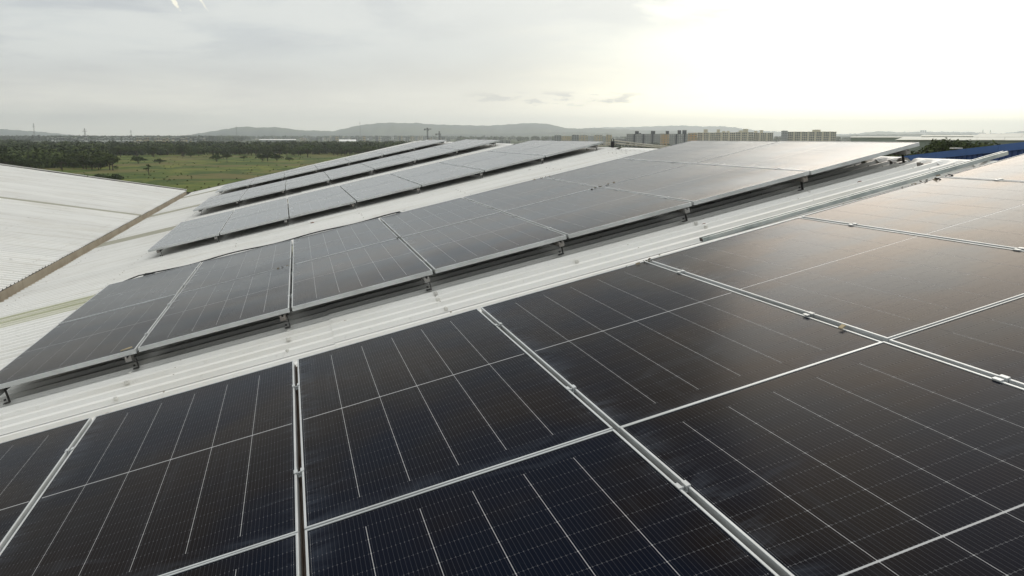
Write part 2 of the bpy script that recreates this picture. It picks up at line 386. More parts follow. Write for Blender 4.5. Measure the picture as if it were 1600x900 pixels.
S_V = -4.32                      # lower edge of the right slope (s)
S_R = 5.72                       # ridge (s)
LAP = 0.32
AL2 = R(9.18); UL = Vector((-math.cos(AL2), 0, math.sin(AL2))); NL = Vector((math.sin(AL2), 0, math.cos(AL2)))
VL = Vector((-4.42, 0, CAMZ - 2.345))          # lower edge of the left slope
SW = 1.0; NS = 44
low = sheet_mesh('roof_sheet', LAP - S_V, SW, M['roof']); high = sheet_mesh('roof_sheet', S_R - LAP + 0.08, SW, M['roof'])
lowS = sheet_mesh('skylight_sheet', LAP - S_V, SW, M['skylight']); lowM = sheet_mesh('roof_sheet', LAP - S_V, SW, M['mossy'])
left1 = sheet_mesh('roof_sheet', 6.0, SW, M['roof']); left2 = sheet_mesh('roof_sheet', 6.0, SW, M['roof']); leftS = sheet_mesh('skylight_sheet', 6.0, 0.4, M['skylight']); leftN = sheet_mesh('roof_sheet', 6.0, 0.6, M['roof'])
back = sheet_mesh('roof_sheet', 9.0, SW, M['roof'])
ystart = GY - NS * SW
for i in range(NS):
    y = ystart + i * SW
    dz = 0.0045 * (i % 2) + random.uniform(0, 0.002)
    sky_row = i in (11, 19, 27, 35) 
    yc = y + SW / 2
    isS = any(abs(yc - q) < 0.5 for q in (20.35, 27.35, 35.35)); isM = any(abs(yc - q) < 0.5 for q in (11.35,))
    ml = lowS if isS else (lowM if isM else low)
    tw = random.uniform(-0.0006, 0.0006)
    link('skylight_sheet' if isS else 'roof_sheet', ml, roofb, frame_matrix(RP(S_V, y, dz), U, Vector((0, 1, 0)), NRM))
    link('roof_sheet', high, roofb, frame_matrix(RP(LAP - 0.08, y, dz + 0.0065), U, Vector((0, 1, 0)), NRM))
    # left slope, drawn right-to-left
    for tier in range(2):
        o = Vector((VL.x, y + SW, VL.z)) + UL * (tier * 5.92) + NL * (dz + tier * 0.0065 - 0.02)
        if abs(yc - 27.35) < 0.1:
            link('skylight_sheet', leftS, roofb, frame_matrix(o - Vector((0, 0.602, 0)) + NL * 0.003, UL, Vector((0, -1, 0)), NL)); link('roof_sheet', leftN, roofb, frame_matrix(o, UL, Vector((0, -1, 0)), NL))
        else: link('roof_sheet', left1, roofb, frame_matrix(o, UL, Vector((0, -1, 0)), NL))
    # the slopes beyond both ridges
    pr = RP(S_R + 0.05, y, 0.0); ub = Vector((math.cos(AL), 0, -math.sin(AL))); nb = Vector((math.sin(AL), 0, math.cos(AL)))
    link('roof_sheet', back, roofb, frame_matrix(pr + Vector((0.03, 0, dz)), ub, Vector((0, 1, 0)), nb))
# ridge capping in lengths, bent to the sheets with scalloped skirts
def ridge_cap(length):
    mb = MB(); n = int(length / 0.2)
    pts = []
    for j in range(n * 4 + 1):
        y = j * 0.05; ph = (j % 4)
        lift = 0.052 if ph == 1 else (0.03 if ph == 2 else 0.0)
        w = 0.11 + 0.006 * math.sin(j * 1.7)
        pts += [(-w, y, -w * math.sin(AL) * 1.0 + 0.004 + lift * 0.5), (-0.05, y, 0.024), (0, y, 0.032), (0.05, y, 0.024), (w, y, -w * math.sin(AL) + 0.004 + lift * 0.5)]
    fs = []
    for j in range(n * 4):
        for q in range(4): a = j * 5 + q; fs.append((a, a + 1, a + 6, a + 5))
    mb.add(pts, fs)
    k = len(pts); mb.add([(x, y, z - 0.006) for x, y, z in pts], [tuple(reversed(f)) for f in fs])
    for j in range(n * 4):
        for q in (0, 4):
            a = j * 5 + q; mb.f.append((a, a + 5, a + 5 + k, a + k)); mb.mi.append(0)
    return mb.mesh('ridge_cap', M['roof'])


rc = ridge_cap(2.4); pr = RP(S_R + 0.075, 0, 0)
for i in range(18):
    y = ystart + i * 2.4
    link('ridge_cap', rc, roofb, Matrix.Translation((pr.x, y, pr.z + 0.012 + 0.004 * (i % 2))) @ Matrix.Rotation(random.uniform(-0.0015, 0.0015), 4, 'Z'))
# valley gutter
vr = RP(S_V, 0, 0); gl_, gr_ = VL.x + 0.03, vr.x + 0.02
mb = MB(); zt = min(vr.z, VL.z) - 0.03; zb = zt - 0.045
gl_ = VL.x + 0.012; zl = VL.z - 0.027; prof = [(gl_ - 0.004, zl), (gl_ + 0.004, zb), (gr_ + 0.05, zb), (gr_ + 0.12, zt), (gr_ + 0.12, zt - 0.008), (gr_ + 0.055, zb - 0.008), (gl_ - 0.004, zb - 0.008), (gl_ - 0.010, zl)]
for i in range(15):
    ya, yb = ystart + i * 2.93, ystart + (i + 1) * 2.93 - 0.01
    mb = MB(); mb.add([(x, y, z) for y in (ya, yb) for x, z in prof], [(j, (j + 1) % 8, 8 + (j + 1) % 8, 8 + j) for j in range(8)] + [tuple(range(8)), tuple(range(15, 7, -1))])
    link('gutter', mb.mesh('gutter', M['gutter']), roofb)
# gable walls, long walls and rake flashings
zg = 0.0
rtop = RP(S_R, 0, -0.02); ltop = Vector((VL.x, 0, VL.z)) + UL * 11.9 + NL * -0.03
rend = rtop + Vector((8.7, 0, -8.9 * math.tan(AL))); lend = ltop + Vector((-9.5, 0, -9.5 * math.tan(AL2)))
for (y, nm) in ((GY - 0.12, 'far'), (ystart + 0.15, 'near')):
    mb = MB(); line = [lend, ltop, VL + Vector((0, 0, -0.05)), vr + Vector((0, 0, -0.05)), rtop, rend]
    mb.add([(p.x, y + d, p.z - 0.03) for d in (0, 0.1) for p in line] + [(p.x, y + d, -0.3) for d in (0, 0.1) for p in line],
           [(i, i + 1, 12 + i + 1, 12 + i)[::-1] for i in range(5)] + [(6 + i, 6 + i + 1, 18 + i + 1, 18 + i) for i in range(5)] + [(i, 6 + i, 7 + i, i + 1) for i in range(5)])
    link('gable_wall', mb.mesh('gable_wall', M['wall']), roofb)
for x, z in ((rend.x - 0.2, rend.z), (lend.x + 0.2, lend.z)):
    mb = MB(); mb.box((x - 0.05, ystart + 0.25, -0.3), (x + 0.05, GY - 0.12, z - 0.05)); link('side_wall', mb.mesh('side_wall', M['wall']), roofb)
# left ridge slope beyond
lb = Vector((-math.cos(AL2), 0, -math.sin(AL2)))
for i in range(0, NS, 1):
    y = ystart + (i + 1) * SW
    link('roof_sheet', back, roofb, frame_matrix(Vector((ltop.x, y, ltop.z + 0.02)), lb, Vector((0, -1, 0)), Vector((-math.sin(AL2), 0, math.cos(AL2)))))
# rake trim: a white lip standing off the sheets with a dark gap, in lengths
def rake(p, q, m, h, off):
    n = max(1, int((q - p).length / 3.0))
    for i in range(n):
        a = p.lerp(q, i / n); b = p.lerp(q, (i + 1) / n - 0.004); jz = random.uniform(-0.006, 0.006)
        a = a + Vector((0, 0, jz)); b = b + Vector((0, 0, jz))
        mb = MB(); mb.prism([(-0.05, -0.16), (0.05, -0.16), (0.05, h), (-0.05, h), (-0.05, h - 0.02), (0.035, h - 0.025), (0.035, -0.14), (-0.05, -0.14)], a, b)
        link('rake_trim', mb.mesh('rake_trim', m), roofb)
up = Vector((0, 0, 1))
rake(Vector((VL.x, GY + 0.10, VL.z)) + up * 0.0, Vector((ltop.x, GY + 0.10, ltop.z)) + up * 0.04, M['roof'], 0.06, 0)
mb = MB(); mb.prism([(-0.03, -0.06), (0.03, -0.06), (0.03, 0.016), (-0.03, 0.016)], Vector((VL.x, GY + 0.02, VL.z + 0.02)), Vector((ltop.x, GY + 0.02, ltop.z + 0.04)))
link('rake_dark_strip', mb.mesh('rake_dark_strip', M['darksteel']), roofb)  # dark strip stands in for the shaded gap behind the trim
mb = MB(); mb.prism([(-0.05, -0.16), (0.05, -0.16), (0.05, 0.028), (-0.05, 0.028)], Vector((vr.x - 0.05, GY + 0.05, vr.z)), Vector((rtop.x, GY + 0.05, rtop.z + 0.03)))
link('rake_dark_strip', mb.mesh('rake_dark_strip', M['darksteel']), roofb)
mb = MB(); mb.box((gl_ - 0.1, GY - 0.1, zb - 0.1), (gr_ + 0.12, GY + 0.15, zt + 0.06)); link('gutter_opening_shade', mb.mesh('gutter_opening_shade', M['darksteel']), roofb)  # solid dark box in place of the shaded opening at the gutter end
# roof screws: rows over the purlins, one joined set per purlin line
M['screwdot'] = varied('weathered_screw', (0.30, 0.26, 0.21), (0.42, 0.39, 0.33), 12, 0.7)
def screw_line(fn, ys, nm='screw_row'):
    mb = MB()
    for y in ys:
        c = fn(y); r = 0.008
        vs = [c + Vector((r * math.cos(a) * 1.0, r * math.sin(a), 0.0)) for a in [k * math.pi / 3 for k in range(6)]]
        vs2 = [c + Vector((r * 0.6 * math.cos(a), r * 0.6 * math.sin(a), 0.010)) for a in [k * math.pi / 3 for k in range(6)]]
        mb.add(vs + vs2, [(k, (k + 1) % 6, 6 + (k + 1) % 6, 6 + k) for k in range(6)] + [(6, 7, 8, 9, 10, 11)])
    link(nm, mb.mesh(nm, M['screwdot']), roofb, kind='stuff')
ysr = [ystart + 0.061 + 0.2 * j for j in range(NS * 5) if j % 2 == 0 or random.random() < 0.5]
for q in (0.25, 1.85, 3.45, 5.05):
    screw_line(lambda y: Vector((VL.x, y + 0.078, VL.z)) + UL * (q + random.uniform(-.012, .012)) + NL * 0.006, [y for y in ysr if y > 6])
for q in (-4.05, -2.6, -0.9, 1.07, 2.7, 4.3, 5.45):
    screw_line(lambda y: RP(q + random.uniform(-.01, .01), y, 0.034 if q > 0.3 else 0.027), [y for y in ysr if y > -1])

# rusty fasteners, white caps and scraps lying on the roof strip between the rows (fixed: parts of the roof)
def rock(c, r, m, name, sq=0.6, parent=roofb, **kw):
    mb = MB(); n = 8; vs = []
    for lay, (rr, zz) in enumerate(((1.0, 0), (0.95, 0.35), (0.55, 0.8))):
        for k in range(n):
            a = k * 2 * math.pi / n; q = rr * r * random.uniform(0.78, 1.15); vs.append(Vector(c) + Vector((q * math.cos(a) * 1.3, q * math.sin(a) * 0.8, zz * r * sq)))
    vs.append(Vector(c) + Vector((0, 0, r * sq)))
    fs = [(l * n + k, l * n + (k + 1) % n, (l + 1) * n + (k + 1) % n, (l + 1) * n + k) for l in range(2) for k in range(n)] + [(2 * n + k, 2 * n + (k + 1) % n, 3 * n) for k in range(n)]
    mb.add(vs, fs); return link(name, mb.mesh(name, m), parent, **kw)
for s_, y_, r_ in ((0.36, 6.33, 0.026), (3.42, 6.35, 0.024), (4.95, 6.36, 0.024), (0.31, 14.05, 0.03)):
    rock(RP(s_, y_, 0.026), r_, M['rust'], 'rusty_screw')

# ------------------------------------------------------------------ solar panels
def ring_frame(m):
    """hollow aluminium frame of one panel; local x 0..W, y -L..0, top lip at z = 0"""
    gx, gy = (W - PWID) / 2, (L - PLEN) / 2
    x0, x1, y0, y1 = gx, W - gx, -L + gy, -gy
    mb = MB()
    def rect(i, z): return [(x0 + i, y0 + i, z), (x1 - i, y0 + i, z), (x1 - i, y1 - i, z), (x0 + i, y1 - i, z)]
    loops = [rect(0.026, -FT), rect(0.0, -FT), rect(0.0, -0.0012), rect(0.0012, 0.0), rect(0.0074, 0.0), rect(0.0082, -0.0008), rect(0.0082, -0.0040)]
    vs = [v for lp in loops for v in lp]; fs = []
    for k in range(len(loops) - 1):
        for j in range(4): a = k * 4 + j; b = k * 4 + (j + 1) % 4; fs.append((a, b, b + 4, a + 4))
    mb.add(vs, fs); return mb.mesh('frame', m)


CWP, CHP, MID = 0.1838, 0.0937, 0.0075
CX0 = W / 2 - 3 * CWP
def cell_xy(c, r):
    x = CX0 + c * CWP + 0.0010
    y = -L / 2 + (MID / 2 if r >= 12 else -MID / 2) + (r - 12) * CHP
    return x, y + 0.0004
CW, CH = CWP - 0.0020, CHP - 0.0008


def cell_mesh(m, cells=((0, 0, 0),)):
    vs = []; fs = []; uv = []
    for (ox, oy, oz) in cells:
        b = len(vs); k = 0.0018
        pts = [(k, 0), (CW - k, 0), (CW, k), (CW, CH - k), (CW - k, CH), (k, CH), (0, CH - k), (0, k)]
        vs += [(ox + x, oy + y, oz) for x, y in pts] + [(ox + x, oy + y, oz - 0.0006) for x, y in pts]
        fs.append(tuple(range(b, b + 8))); uv += [(x / CW, y / CH) for x, y in pts]
        for j in range(8):
            q = (j + 1) % 8; fs.append((b + j, b + 8 + j, b + 8 + q, b + q)); uv += [(0.5, 0.5)] * 4
    me = bpy.data.meshes.new('solar_cell'); me.from_pydata(vs, [], fs); me.materials.append(m)
    ul = me.uv_layers.new(name='UVMap'); ul.data.foreach_set('uv', [q for p in uv for q in p]); me.update(); return me


def strip_mesh(m):
    mb = MB(); gx, gy = (W - PWID) / 2 + 0.0082, (L - PLEN) / 2 + 0.0082; z0, z1 = -0.0031, -0.00282
    ya, yb = cell_xy(0, 0)[1], cell_xy(0, 23)[1] + CH
    mb.box((gx, -L + gy, z0), (W - gx, ya - 0.0002, z1)); mb.box((gx, yb + 0.0002, z0), (W - gx, -gy, z1))
    mb.box((gx, ya, z0), (CX0 + 0.0004, yb, z1 - 0.00003)); mb.box((CX0 + 6 * CWP - 0.0006, ya, z0), (W - gx, yb, z1 - 0.00003))
    for c in range(1, 6):
        x = CX0 + c * CWP
        for yy in (ya, cell_xy(0, 23)[1] - 0.0006): mb.box((x - 0.0018, yy, z0), (x + 0.0018, yy + CH + 0.0006, z1 - 0.00006))
    return mb.mesh('edge_strip', m)


ORD = ['lowest', 'second', 'third', 'fourth', 'fifth', 'sixth', 'topmost']
RN2 = ['nearest', 'second nearest', 'middle', 'second farthest', 'farthest']
ROWN = ['in the nearest row', 'in the second row from the front', 'in the third row from the front', 'in the fourth row from the front', 'in the farthest row']
LOOK = ['dark', 'dusty grey', 'pale grey', 'pale grey', 'pale grey']
sheenlow = ['black', 'black', 'black', 'blue black', 'brown tinted', 'sun glazed beige', 'sun glazed beige']
M['underside'] = mat('shaded_underside', (0.035, 0.035, 0.04), 0.6)[0]  # underside coloured dark to deepen the shade below the panels
framem = ring_frame(M['frame'])
panel_refs = []
for k in range(5):
    o, ux, vy, nz = row_axes(k)
    for i in range(7):
        for j in range(2):
            mw = frame_matrix(o + ux * ((i - 2) * W) - vy * (j * L), ux, vy, nz)
            jig = Matrix.Rotation(random.uniform(-0.0016, 0.0016), 4, 'X') @ Matrix.Rotation(random.uniform(-0.0016, 0.0016), 4, 'Y')
            where = ('far half' if j == 0 else 'near half')
            lk = sheenlow[i] if k == 0 else LOOK[k]
            p = thing('solar_panel', f'{lk} solar panel, {RN2[k]} row, {where}, {ORD[i]} up the slope', 'solar panel', mw @ Matrix.Translation((0, 0, random.uniform(-0.0008, 0.0008))) @ jig, f'solar panels {ROWN[k]}')
            panel_refs.append((k, i, j, p))
DIRT = (0.25, 0.55, 0.28, 0.15, 0.10)
refs = {k: next(p for (kk, i, j, p) in panel_refs if kk == k and i == 2 and j == 0) for k in range(5)}
for k in range(5):
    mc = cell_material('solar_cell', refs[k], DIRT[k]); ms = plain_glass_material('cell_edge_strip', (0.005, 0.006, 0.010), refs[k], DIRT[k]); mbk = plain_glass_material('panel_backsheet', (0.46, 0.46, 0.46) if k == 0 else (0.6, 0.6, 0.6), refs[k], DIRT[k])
    sm = strip_mesh(ms)
    g = (W - PWID) / 2 + 0.0082; g2 = (L - PLEN) / 2 + 0.0082
    mb = MB(); mb.box((g, -L + g2, -0.0045), (W - g, -g2, -0.0031)); mb.cur = 1; mb.box((g + .001, -L + g2 + .001, -0.0062), (W - g - .001, -g2 - .001, -0.0046)); mb.cur = 0; bm_ = mb.mesh('backsheet', [mbk, M['underside']])
    one = cell_mesh(mc); grid = cell_mesh(mc, [(*cell_xy(c, r), 0.0) for c in range(6) for r in range(24)]) if k else None
    for (kk, i, j, p) in panel_refs:
        if kk != k: continue
        link('frame', framem, p); b = link('backsheet', bm_, p); link('edge_strip', sm, p)
        if k == 0:
            for c in range(6):
                for r in range(24):
                    x, y = cell_xy(c, r); q = link('solar_cell', one, b); q.matrix_basis = Matrix.Translation((x, y, -0.0027))
        else:
            q = link('solar_cell_grid', grid, p, Matrix.Translation((0, 0, -0.0027)), kind='stuff')

# ------------------------------------------------------------------ rails with feet and clamps
def rail_mesh(length, mk='rail'):
    mb = MB(); mb.prism([(-0.022, -0.040), (0.022, -0.040), (0.022, 0), (0.008, 0), (0.008, -0.012), (-0.008, -0.012), (-0.008, 0), (-0.022, 0)], (0, 0, 0), (0, -length, 0)); return mb.mesh('rail', M[mk])
M['footsteel'] = varied('shaded_foot_steel', (0.10, 0.10, 0.10), (0.06, 0.055, 0.05), 9, 0.6, 0.3)  # feet coloured dark to strengthen the shadow in the gap under the rows
def foot_mesh():
    mb = MB(); mb.box((0.024, -0.015, -0.121), (0.029, 0.015, -0.004)); mb.box((-0.014, -0.018, -0.127), (0.029, 0.018, -0.121))
    mb.tube([(0.020, 0, -0.02), (0.042, 0, -0.02)], 0.009); mb.tube([(0.0, 0, -0.106), (0.0, 0, -0.094)], 0.009)
    return mb.mesh('foot', M['footsteel'])
def clamp_mesh():
    mb = MB(); mb.box((-0.0205, -0.018, 0.0), (-0.008, 0.018, 0.0042)); mb.box((0.008, -0.018, 0.0), (0.0205, 0.018, 0.0042))
    mb.box((-0.0095, -0.018, -0.016), (-0.006, 0.018, 0.0041)); mb.box((0.006, -0.018, -0.016), (0.0095, 0.018, 0.0041)); mb.box((-0.0094, -0.018, -0.019), (0.0094, 0.018, -0.016))
    mb.tube([(0, 0, -0.017), (0, 0, -0.004)], 0.0065, 6)
    return mb.mesh('clamp', M['frame'])
def endclamp_mesh():
    mb = MB(); mb.box((-0.020, -0.02, 0.0), (0.006, 0.02, 0.004)); mb.box((0.0, -0.02, -0.037), (0.006, 0.02, 0.0)); return mb.mesh('clamp', M['frame'])
rm0 = rail_mesh(2 * L + 0.05, 'railold'); rm, fm, cm, em = rail_mesh(2 * L + 0.05), foot_mesh(), clamp_mesh(), endclamp_mesh()
GN = ['at its low end', 'in the first gap', 'in the second gap', 'in the third gap', 'in the fourth gap', 'in the fifth gap', 'in the sixth gap', 'by the ridge']
for k in range(5):
    o, ux, vy, nz = row_axes(k)
    for gi in range(8):
        off = 0.0 if k == 0 else -0.072
        if gi == 0: off = 0.16
        if gi == 7: off = -0.16
        mw = frame_matrix(o + ux * ((gi - 2) * W + off) + vy * 0.025, ux, vy, nz)
        t0 = thing('mounting_rail', f'weathered metal rail with feet under the {RN2[k]} panel row, {GN[gi]}', 'rail', mw, 'mounting rails under the solar panels')
        link('rail', rm0 if k == 0 else rm, t0, Matrix.Translation((0, 0, -0.0385)))
        for y in (-0.27, -1.55, -3.05, -2 * L + 0.06): link('foot', fm, t0, Matrix.Translation((0, y, -0.0385)))
        for y in ((-0.56, -1.80, -2.88, -4.12)):
            if 0 < gi < 7: link('clamp', cm, t0, Matrix.Translation((-off, y + random.uniform(-.03, .03), 0.001)))

# white fastener caps in front of the second row, scraps and droppings
for gi in range(1, 7):
    for dy, r_ in ((6.49, 0.016), (6.26, 0.018), (5.88, 0.014)):
        if random.random() < 0.12: continue
        p = RP((gi - 2) * W - 0.085 + random.uniform(-0.02, 0.03), dy + random.uniform(-.03, .03), 0.02)
        mb = MB(); mb.tube([p, p + NRM * 0.022, p + NRM * 0.026], [r_, r_ * 0.9, r_ * 0.4], 8); link('fastener_cap', mb.mesh('fastener_cap', M['white']), roofb)
for (s_, y_) in ((-1.26, 5.66), (1.9, 5.62), (0.2, 5.9), (3.2, 6.1), (-2.0, 5.9), (-0.3, 5.75), (2.5, 13.3), (2.75, 13.2), (3.7, 13.6), (4.2, 13.4), (2.9, 12.9), (-1.9, 13.0)):
    rock(RP(s_, y_, 0.004), random.uniform(0.010, 0.018), M['screwdot'], 'dirt_speck')

# ------------------------------------------------------------------ cable channel lying on the roof
o = RP(3.10, 5.80, 0.028); d = (U + Vector((0, 0.008, 0.010))).normalized()
tray = thing('cable_channel', 'long galvanised steel channel lying loose up the roof beside the nearest panels', 'steel channel', frame_matrix(o, d, Vector((0, 1, 0)), d.cross(Vector((0, 1, 0))).normalized()))
mb = MB(); h, w = 0.032, 0.030; Lc = 2.86
mb.prism([(-w, 0), (w, 0), (w, h), (w - 0.016, h), (w - 0.016, h - 0.004), (w - 0.004, h - 0.004), (w - 0.004, 0.004), (-w + 0.004, 0.004), (-w + 0.004, h - 0.004), (-w + 0.016, h - 0.004), (-w + 0.016, h), (-w, h)], (0, 0, 0), (Lc, 0, 0))
link('channel', mb.mesh('channel', M['galv']), tray)
mb = MB(); mb.box((0.0, -w + 0.004, 0.004), (0.004, w - 0.004, h - 0.006)); link('end_plate', mb.mesh('end_plate', M['darksteel']), tray)

# black cable sagging along the far edge of the second row
def row_pt(k, i, j, z=0.0):
    o, ux, vy, nz = row_axes(k); return o + ux * ((i - 2) * W) - vy * (j * L) + nz * z
pts = []
for q in range(60):
    f = q / 59; i = -0.15 + 3.4 * f; j = -0.014 - 0.008 * math.sin(f * 17) - (0.20 * max(0, 0.16 - f) / 0.16)
    pts.append(row_pt(1, i, j, 0.004 - 0.008 * math.sin(f * 23 + 1) - (0.09 * max(0, 0.14 - f) / 0.14)))
mb = MB().tube(pts, 0.009, 6); cb = thing('black_cable', 'black cable sagging along the back edge of the second panel row', 'cable')
link('cable', mb.mesh('cable', M['black'], True), cb)
c0 = row_pt(1, 0.43, -0.02, -0.012); mb = MB().tube([c0 + Vector((-0.08, 0.01, -0.03)), c0 + Vector((-0.04, 0.0, 0.0)), c0 + Vector((0.05, 0.0, 0.012)), c0 + Vector((0.09, 0.0, -0.004))], [0.012, 0.03, 0.026, 0.010], 8)
link('connector', mb.mesh('connector', M['black'], True), cb)
c0 = row_pt(1, 3.25, -0.02, -0.012); mb = MB().tube([c0 + Vector((-0.08, 0.01, -0.03)), c0, c0 + Vector((0.08, 0.0, -0.01))], [0.010, 0.024, 0.010], 8)
link('connector', mb.mesh('connector', M['black'], True), cb)
# tan scraps on two panel frames
def scrap(name, label, pos, nz, rot, sx, sy):
    mb = MB(); mb.add([(-sx, -sy, 0), (sx, -sy * 0.7, 0.003), (sx * 0.9, sy, 0.006), (-sx * 0.8, sy * 0.9, 0.001), (-sx, -sy, 0.004), (sx, -sy * 0.7, 0.007), (sx * 0.9, sy, 0.010), (-sx * 0.8, sy * 0.9, 0.005)],
                      [(3, 2, 1, 0), (4, 5, 6, 7), (0, 1, 5, 4), (1, 2, 6, 5), (2, 3, 7, 6), (3, 0, 4, 7)])
    o = link(name, mb.mesh(name, M['tag']), None, frame_matrix(pos, *nz) @ Matrix.Rotation(rot, 4, 'Z'), label, 'scrap'); return o
a = row_axes(0); scrap('paper_scrap', 'small tan scrap stuck on the panel frame beside the third gap of the nearest row', row_pt(0, 3.985, 0.893, 0.0015), (a[1], a[2], a[3]), 0.3, 0.016, 0.011)
a = row_axes(1); scrap('dry_leaf', 'curled tan leaf on the front corner of the lowest panel in the second row', row_pt(1, 0.93, 1.975, 0.0015), (a[1], a[2], a[3]), 0.1, 0.045, 0.013)
for q, (i, j) in enumerate(((3.985, 0.012), (5.0, 0.012), (5.03, 0.0), (3.02, 1.0), (5.93, 0.0))):
    pass
# leaves and grit caught where panel corners meet
def litter(k, i, j, n, label, spread=0.10):
    mb = MB()
    for q in range(n):
        c = row_pt(k, i + random.gauss(0, spread), j + random.gauss(0, spread * 0.16), 0.001)
        a = random.uniform(0, 6.28); r = random.uniform(0.006, 0.020)
        dx = Vector((math.cos(a) * r, math.sin(a) * r, 0.004)); dy = Vector((-math.sin(a) * r * 0.5, math.cos(a) * r * 0.5, 0.002))
        up = Vector((0, 0, 0.004)); mb.add([c - dx - dy, c + dx - dy, c + dx + dy + up, c - dx + dy + up], [(0, 1, 2, 3)])
    link('leaf_litter', mb.mesh('leaf_litter', M['litter']), None, None, label, 'leaf litter', kind='stuff')
M['litter'] = varied('leaf_litter', (0.20, 0.16, 0.10), (0.07, 0.055, 0.035), 25, 0.9)
litter(1, 5.0, 0.99, 14, 'dry leaves caught where four panels of the second row meet'); litter(1, 5.0, 0.02, 6, 'bits of leaf at the back corner of a second row panel', 0.06)
litter(0, 3.97, 0.01, 9, 'grit and leaf bits at the far end of the third gap in the nearest row', 0.05); litter(0, 5.96, 0.01, 12, 'leaf bits along the back edge near the fifth gap of the nearest row', 0.10)
litter(1, 1.97, 1.0, 6, 'bits of dry leaf at the joint by the second gap of the second row', 0.05); litter(1, 3.0, 1.0, 4, 'speck of leaves at the joint by the third gap of the second row', 0.03)

# ------------------------------------------------------------------ things along the ridge
rz = RP(S_R + 0.05, 14.3, 0.05)
kb = thing('black_canister', 'small black canister with a loop handle standing on the ridge beside the pale conduits', 'canister', Matrix.Translation(rz))
mb = MB().tube([(0, 0, 0), (0, 0, 0.006), (0, 0, 0.10), (0, 0, 0.112)], [0.028, 0.033, 0.033, 0.024], 12); link('body', mb.mesh('body', M['black'], False), kb)
mb = MB().tube([(-0.018, 0, 0.11), (-0.02, 0, 0.145), (0, 0, 0.165), (0.02, 0, 0.145), (0.018, 0, 0.11)], 0.006, 6); link('handle', mb.mesh('handle', M['black'], True), kb)
def conduit(pts, label):
    mb = MB().tube(pts, 0.011, 6); o = link('conduit', mb.mesh('conduit', M['cable'], True), None, None, label, 'conduit', 'conduits draped along the ridge')
def rr(dy, dx, h): return Vector((rz.x + dx, rz.y + dy, rz.z + h - abs(dx) * 0.0))
def sag(a, b, n, s): return [a.lerp(b, q / n) + Vector((0, 0, -s * math.sin(math.pi * q / n))) for q in range(n + 1)]
conduit(sag(rr(0.0, 0.03, 0.125), rr(-2.3, 0.5, 0.02), 12, 0.018), 'upper pale conduit running from the black canister towards the camera side')
conduit(sag(rr(0.0, 0.05, 0.075), rr(-2.6, 0.7, -0.02), 12, 0.012), 'lower pale conduit running from the black canister towards the camera side')
conduit(sag(rr(0.02, 0.03, 0.095), rr(2.3, 0.25, 0.055), 12, 0.02), 'upper pale conduit running from the black canister behind the third row')
conduit(sag(rr(0.02, 0.06, 0.045), rr(2.5, 0.3, 0.02), 12, 0.010), 'lower pale conduit running from the black canister behind the third row')
for (y_, k) in [(7.62, 1), (7.12, 1), (6.72, 1), (6.36, 1)] + [(15.1 + 0.5 * q, 1) for q in range(4)] + [(22.4 + 0.7 * q, 1) for q in range(5)]:
    p = RP(S_R - 0.16, y_, 0.03); mb = MB(); mb.box((0, -0.02, 0), (0.14, 0.02, 0.006)); mb.box((0.0, -0.02, 0.006), (0.006, 0.02, 0.035)); mb.box((0.03, -0.008, 0.006), (0.05, 0.008, 0.020))
    me = mb.mesh('ridge_clip', M['rail' if random.random() < .5 else 'cable']); link('ridge_clip', me, roofb, frame_matrix(p, U, Vector((0, 1, 0)), NRM) @ Matrix.Rotation(random.uniform(-.2, .5), 4, 'Z'))

# ------------------------------------------------------------------ the plain
def ground_material():
    m, t, b = mat('scrub_ground', (0.1, 0.1, 0.05), 0.95, 0, 0.1)
    g = t.node('ShaderNodeNewGeometry').outputs['Position']
    a = t.noise(g, 0.010, 6, 0.62); bq = t.noise(t.vm('MULTIPLY', g, (1, 0.6, 1)), 0.05, 6, 0.68, dist=0.6); cq = t.noise(g, 0.9, 4, 0.7); dq = t.noise(g, 0.004, 4, 0.5)
    col = t.mix(t.rng(a, 0.40, 0.60), (0.078, 0.108, 0.020), (0.150, 0.162, 0.034))
    col = t.mix(t.m('MULTIPLY', t.rng(bq, 0.44, 0.55), 0.9), col, (0.040, 0.070, 0.014))
    col = t.mix(t.m('MULTIPLY', t.rng(t.noise(g, 0.023, 5, 0.6), 0.50, 0.58), 0.7), col, (0.150, 0.120, 0.050))
    col = t.mix(t.m('MULTIPLY', t.rng(cq, 0.5, 0.72), 0.45), col, (0.045, 0.065, 0.018))
    dist = t.vm('LENGTH', g)
    col = t.mix(t.rng(dist, 620, 900), col, t.mix(t.rng(dq, 0.4, 0.6), (0.035, 0.050, 0.022), (0.065, 0.075, 0.035)))
    t.put(b.inputs['Base Color'], col); return m


M['ground'] = ground_material()
mb = MB(); rings = [0, 60, 150, 300, 600, 1200, 2500, 5000, 10000, 20000, 34000]; NA = 72; vs = [(0, 0, 0)]
for r in rings[1:]:
    for k in range(NA): a = 2 * math.pi * k / NA; vs.append((r * math.cos(a), r * math.sin(a), 0.0))
fs = [(0, 1 + k, 1 + (k + 1) % NA) for k in range(NA)]
for i in range(len(rings) - 2):
    for k in range(NA): a = 1 + i * NA + k; b = 1 + i * NA + (k + 1) % NA; fs.append((a, a + NA, b + NA, b))
mb.add(vs, fs); link('ground', mb.mesh('ground', M['ground']), kind='structure')

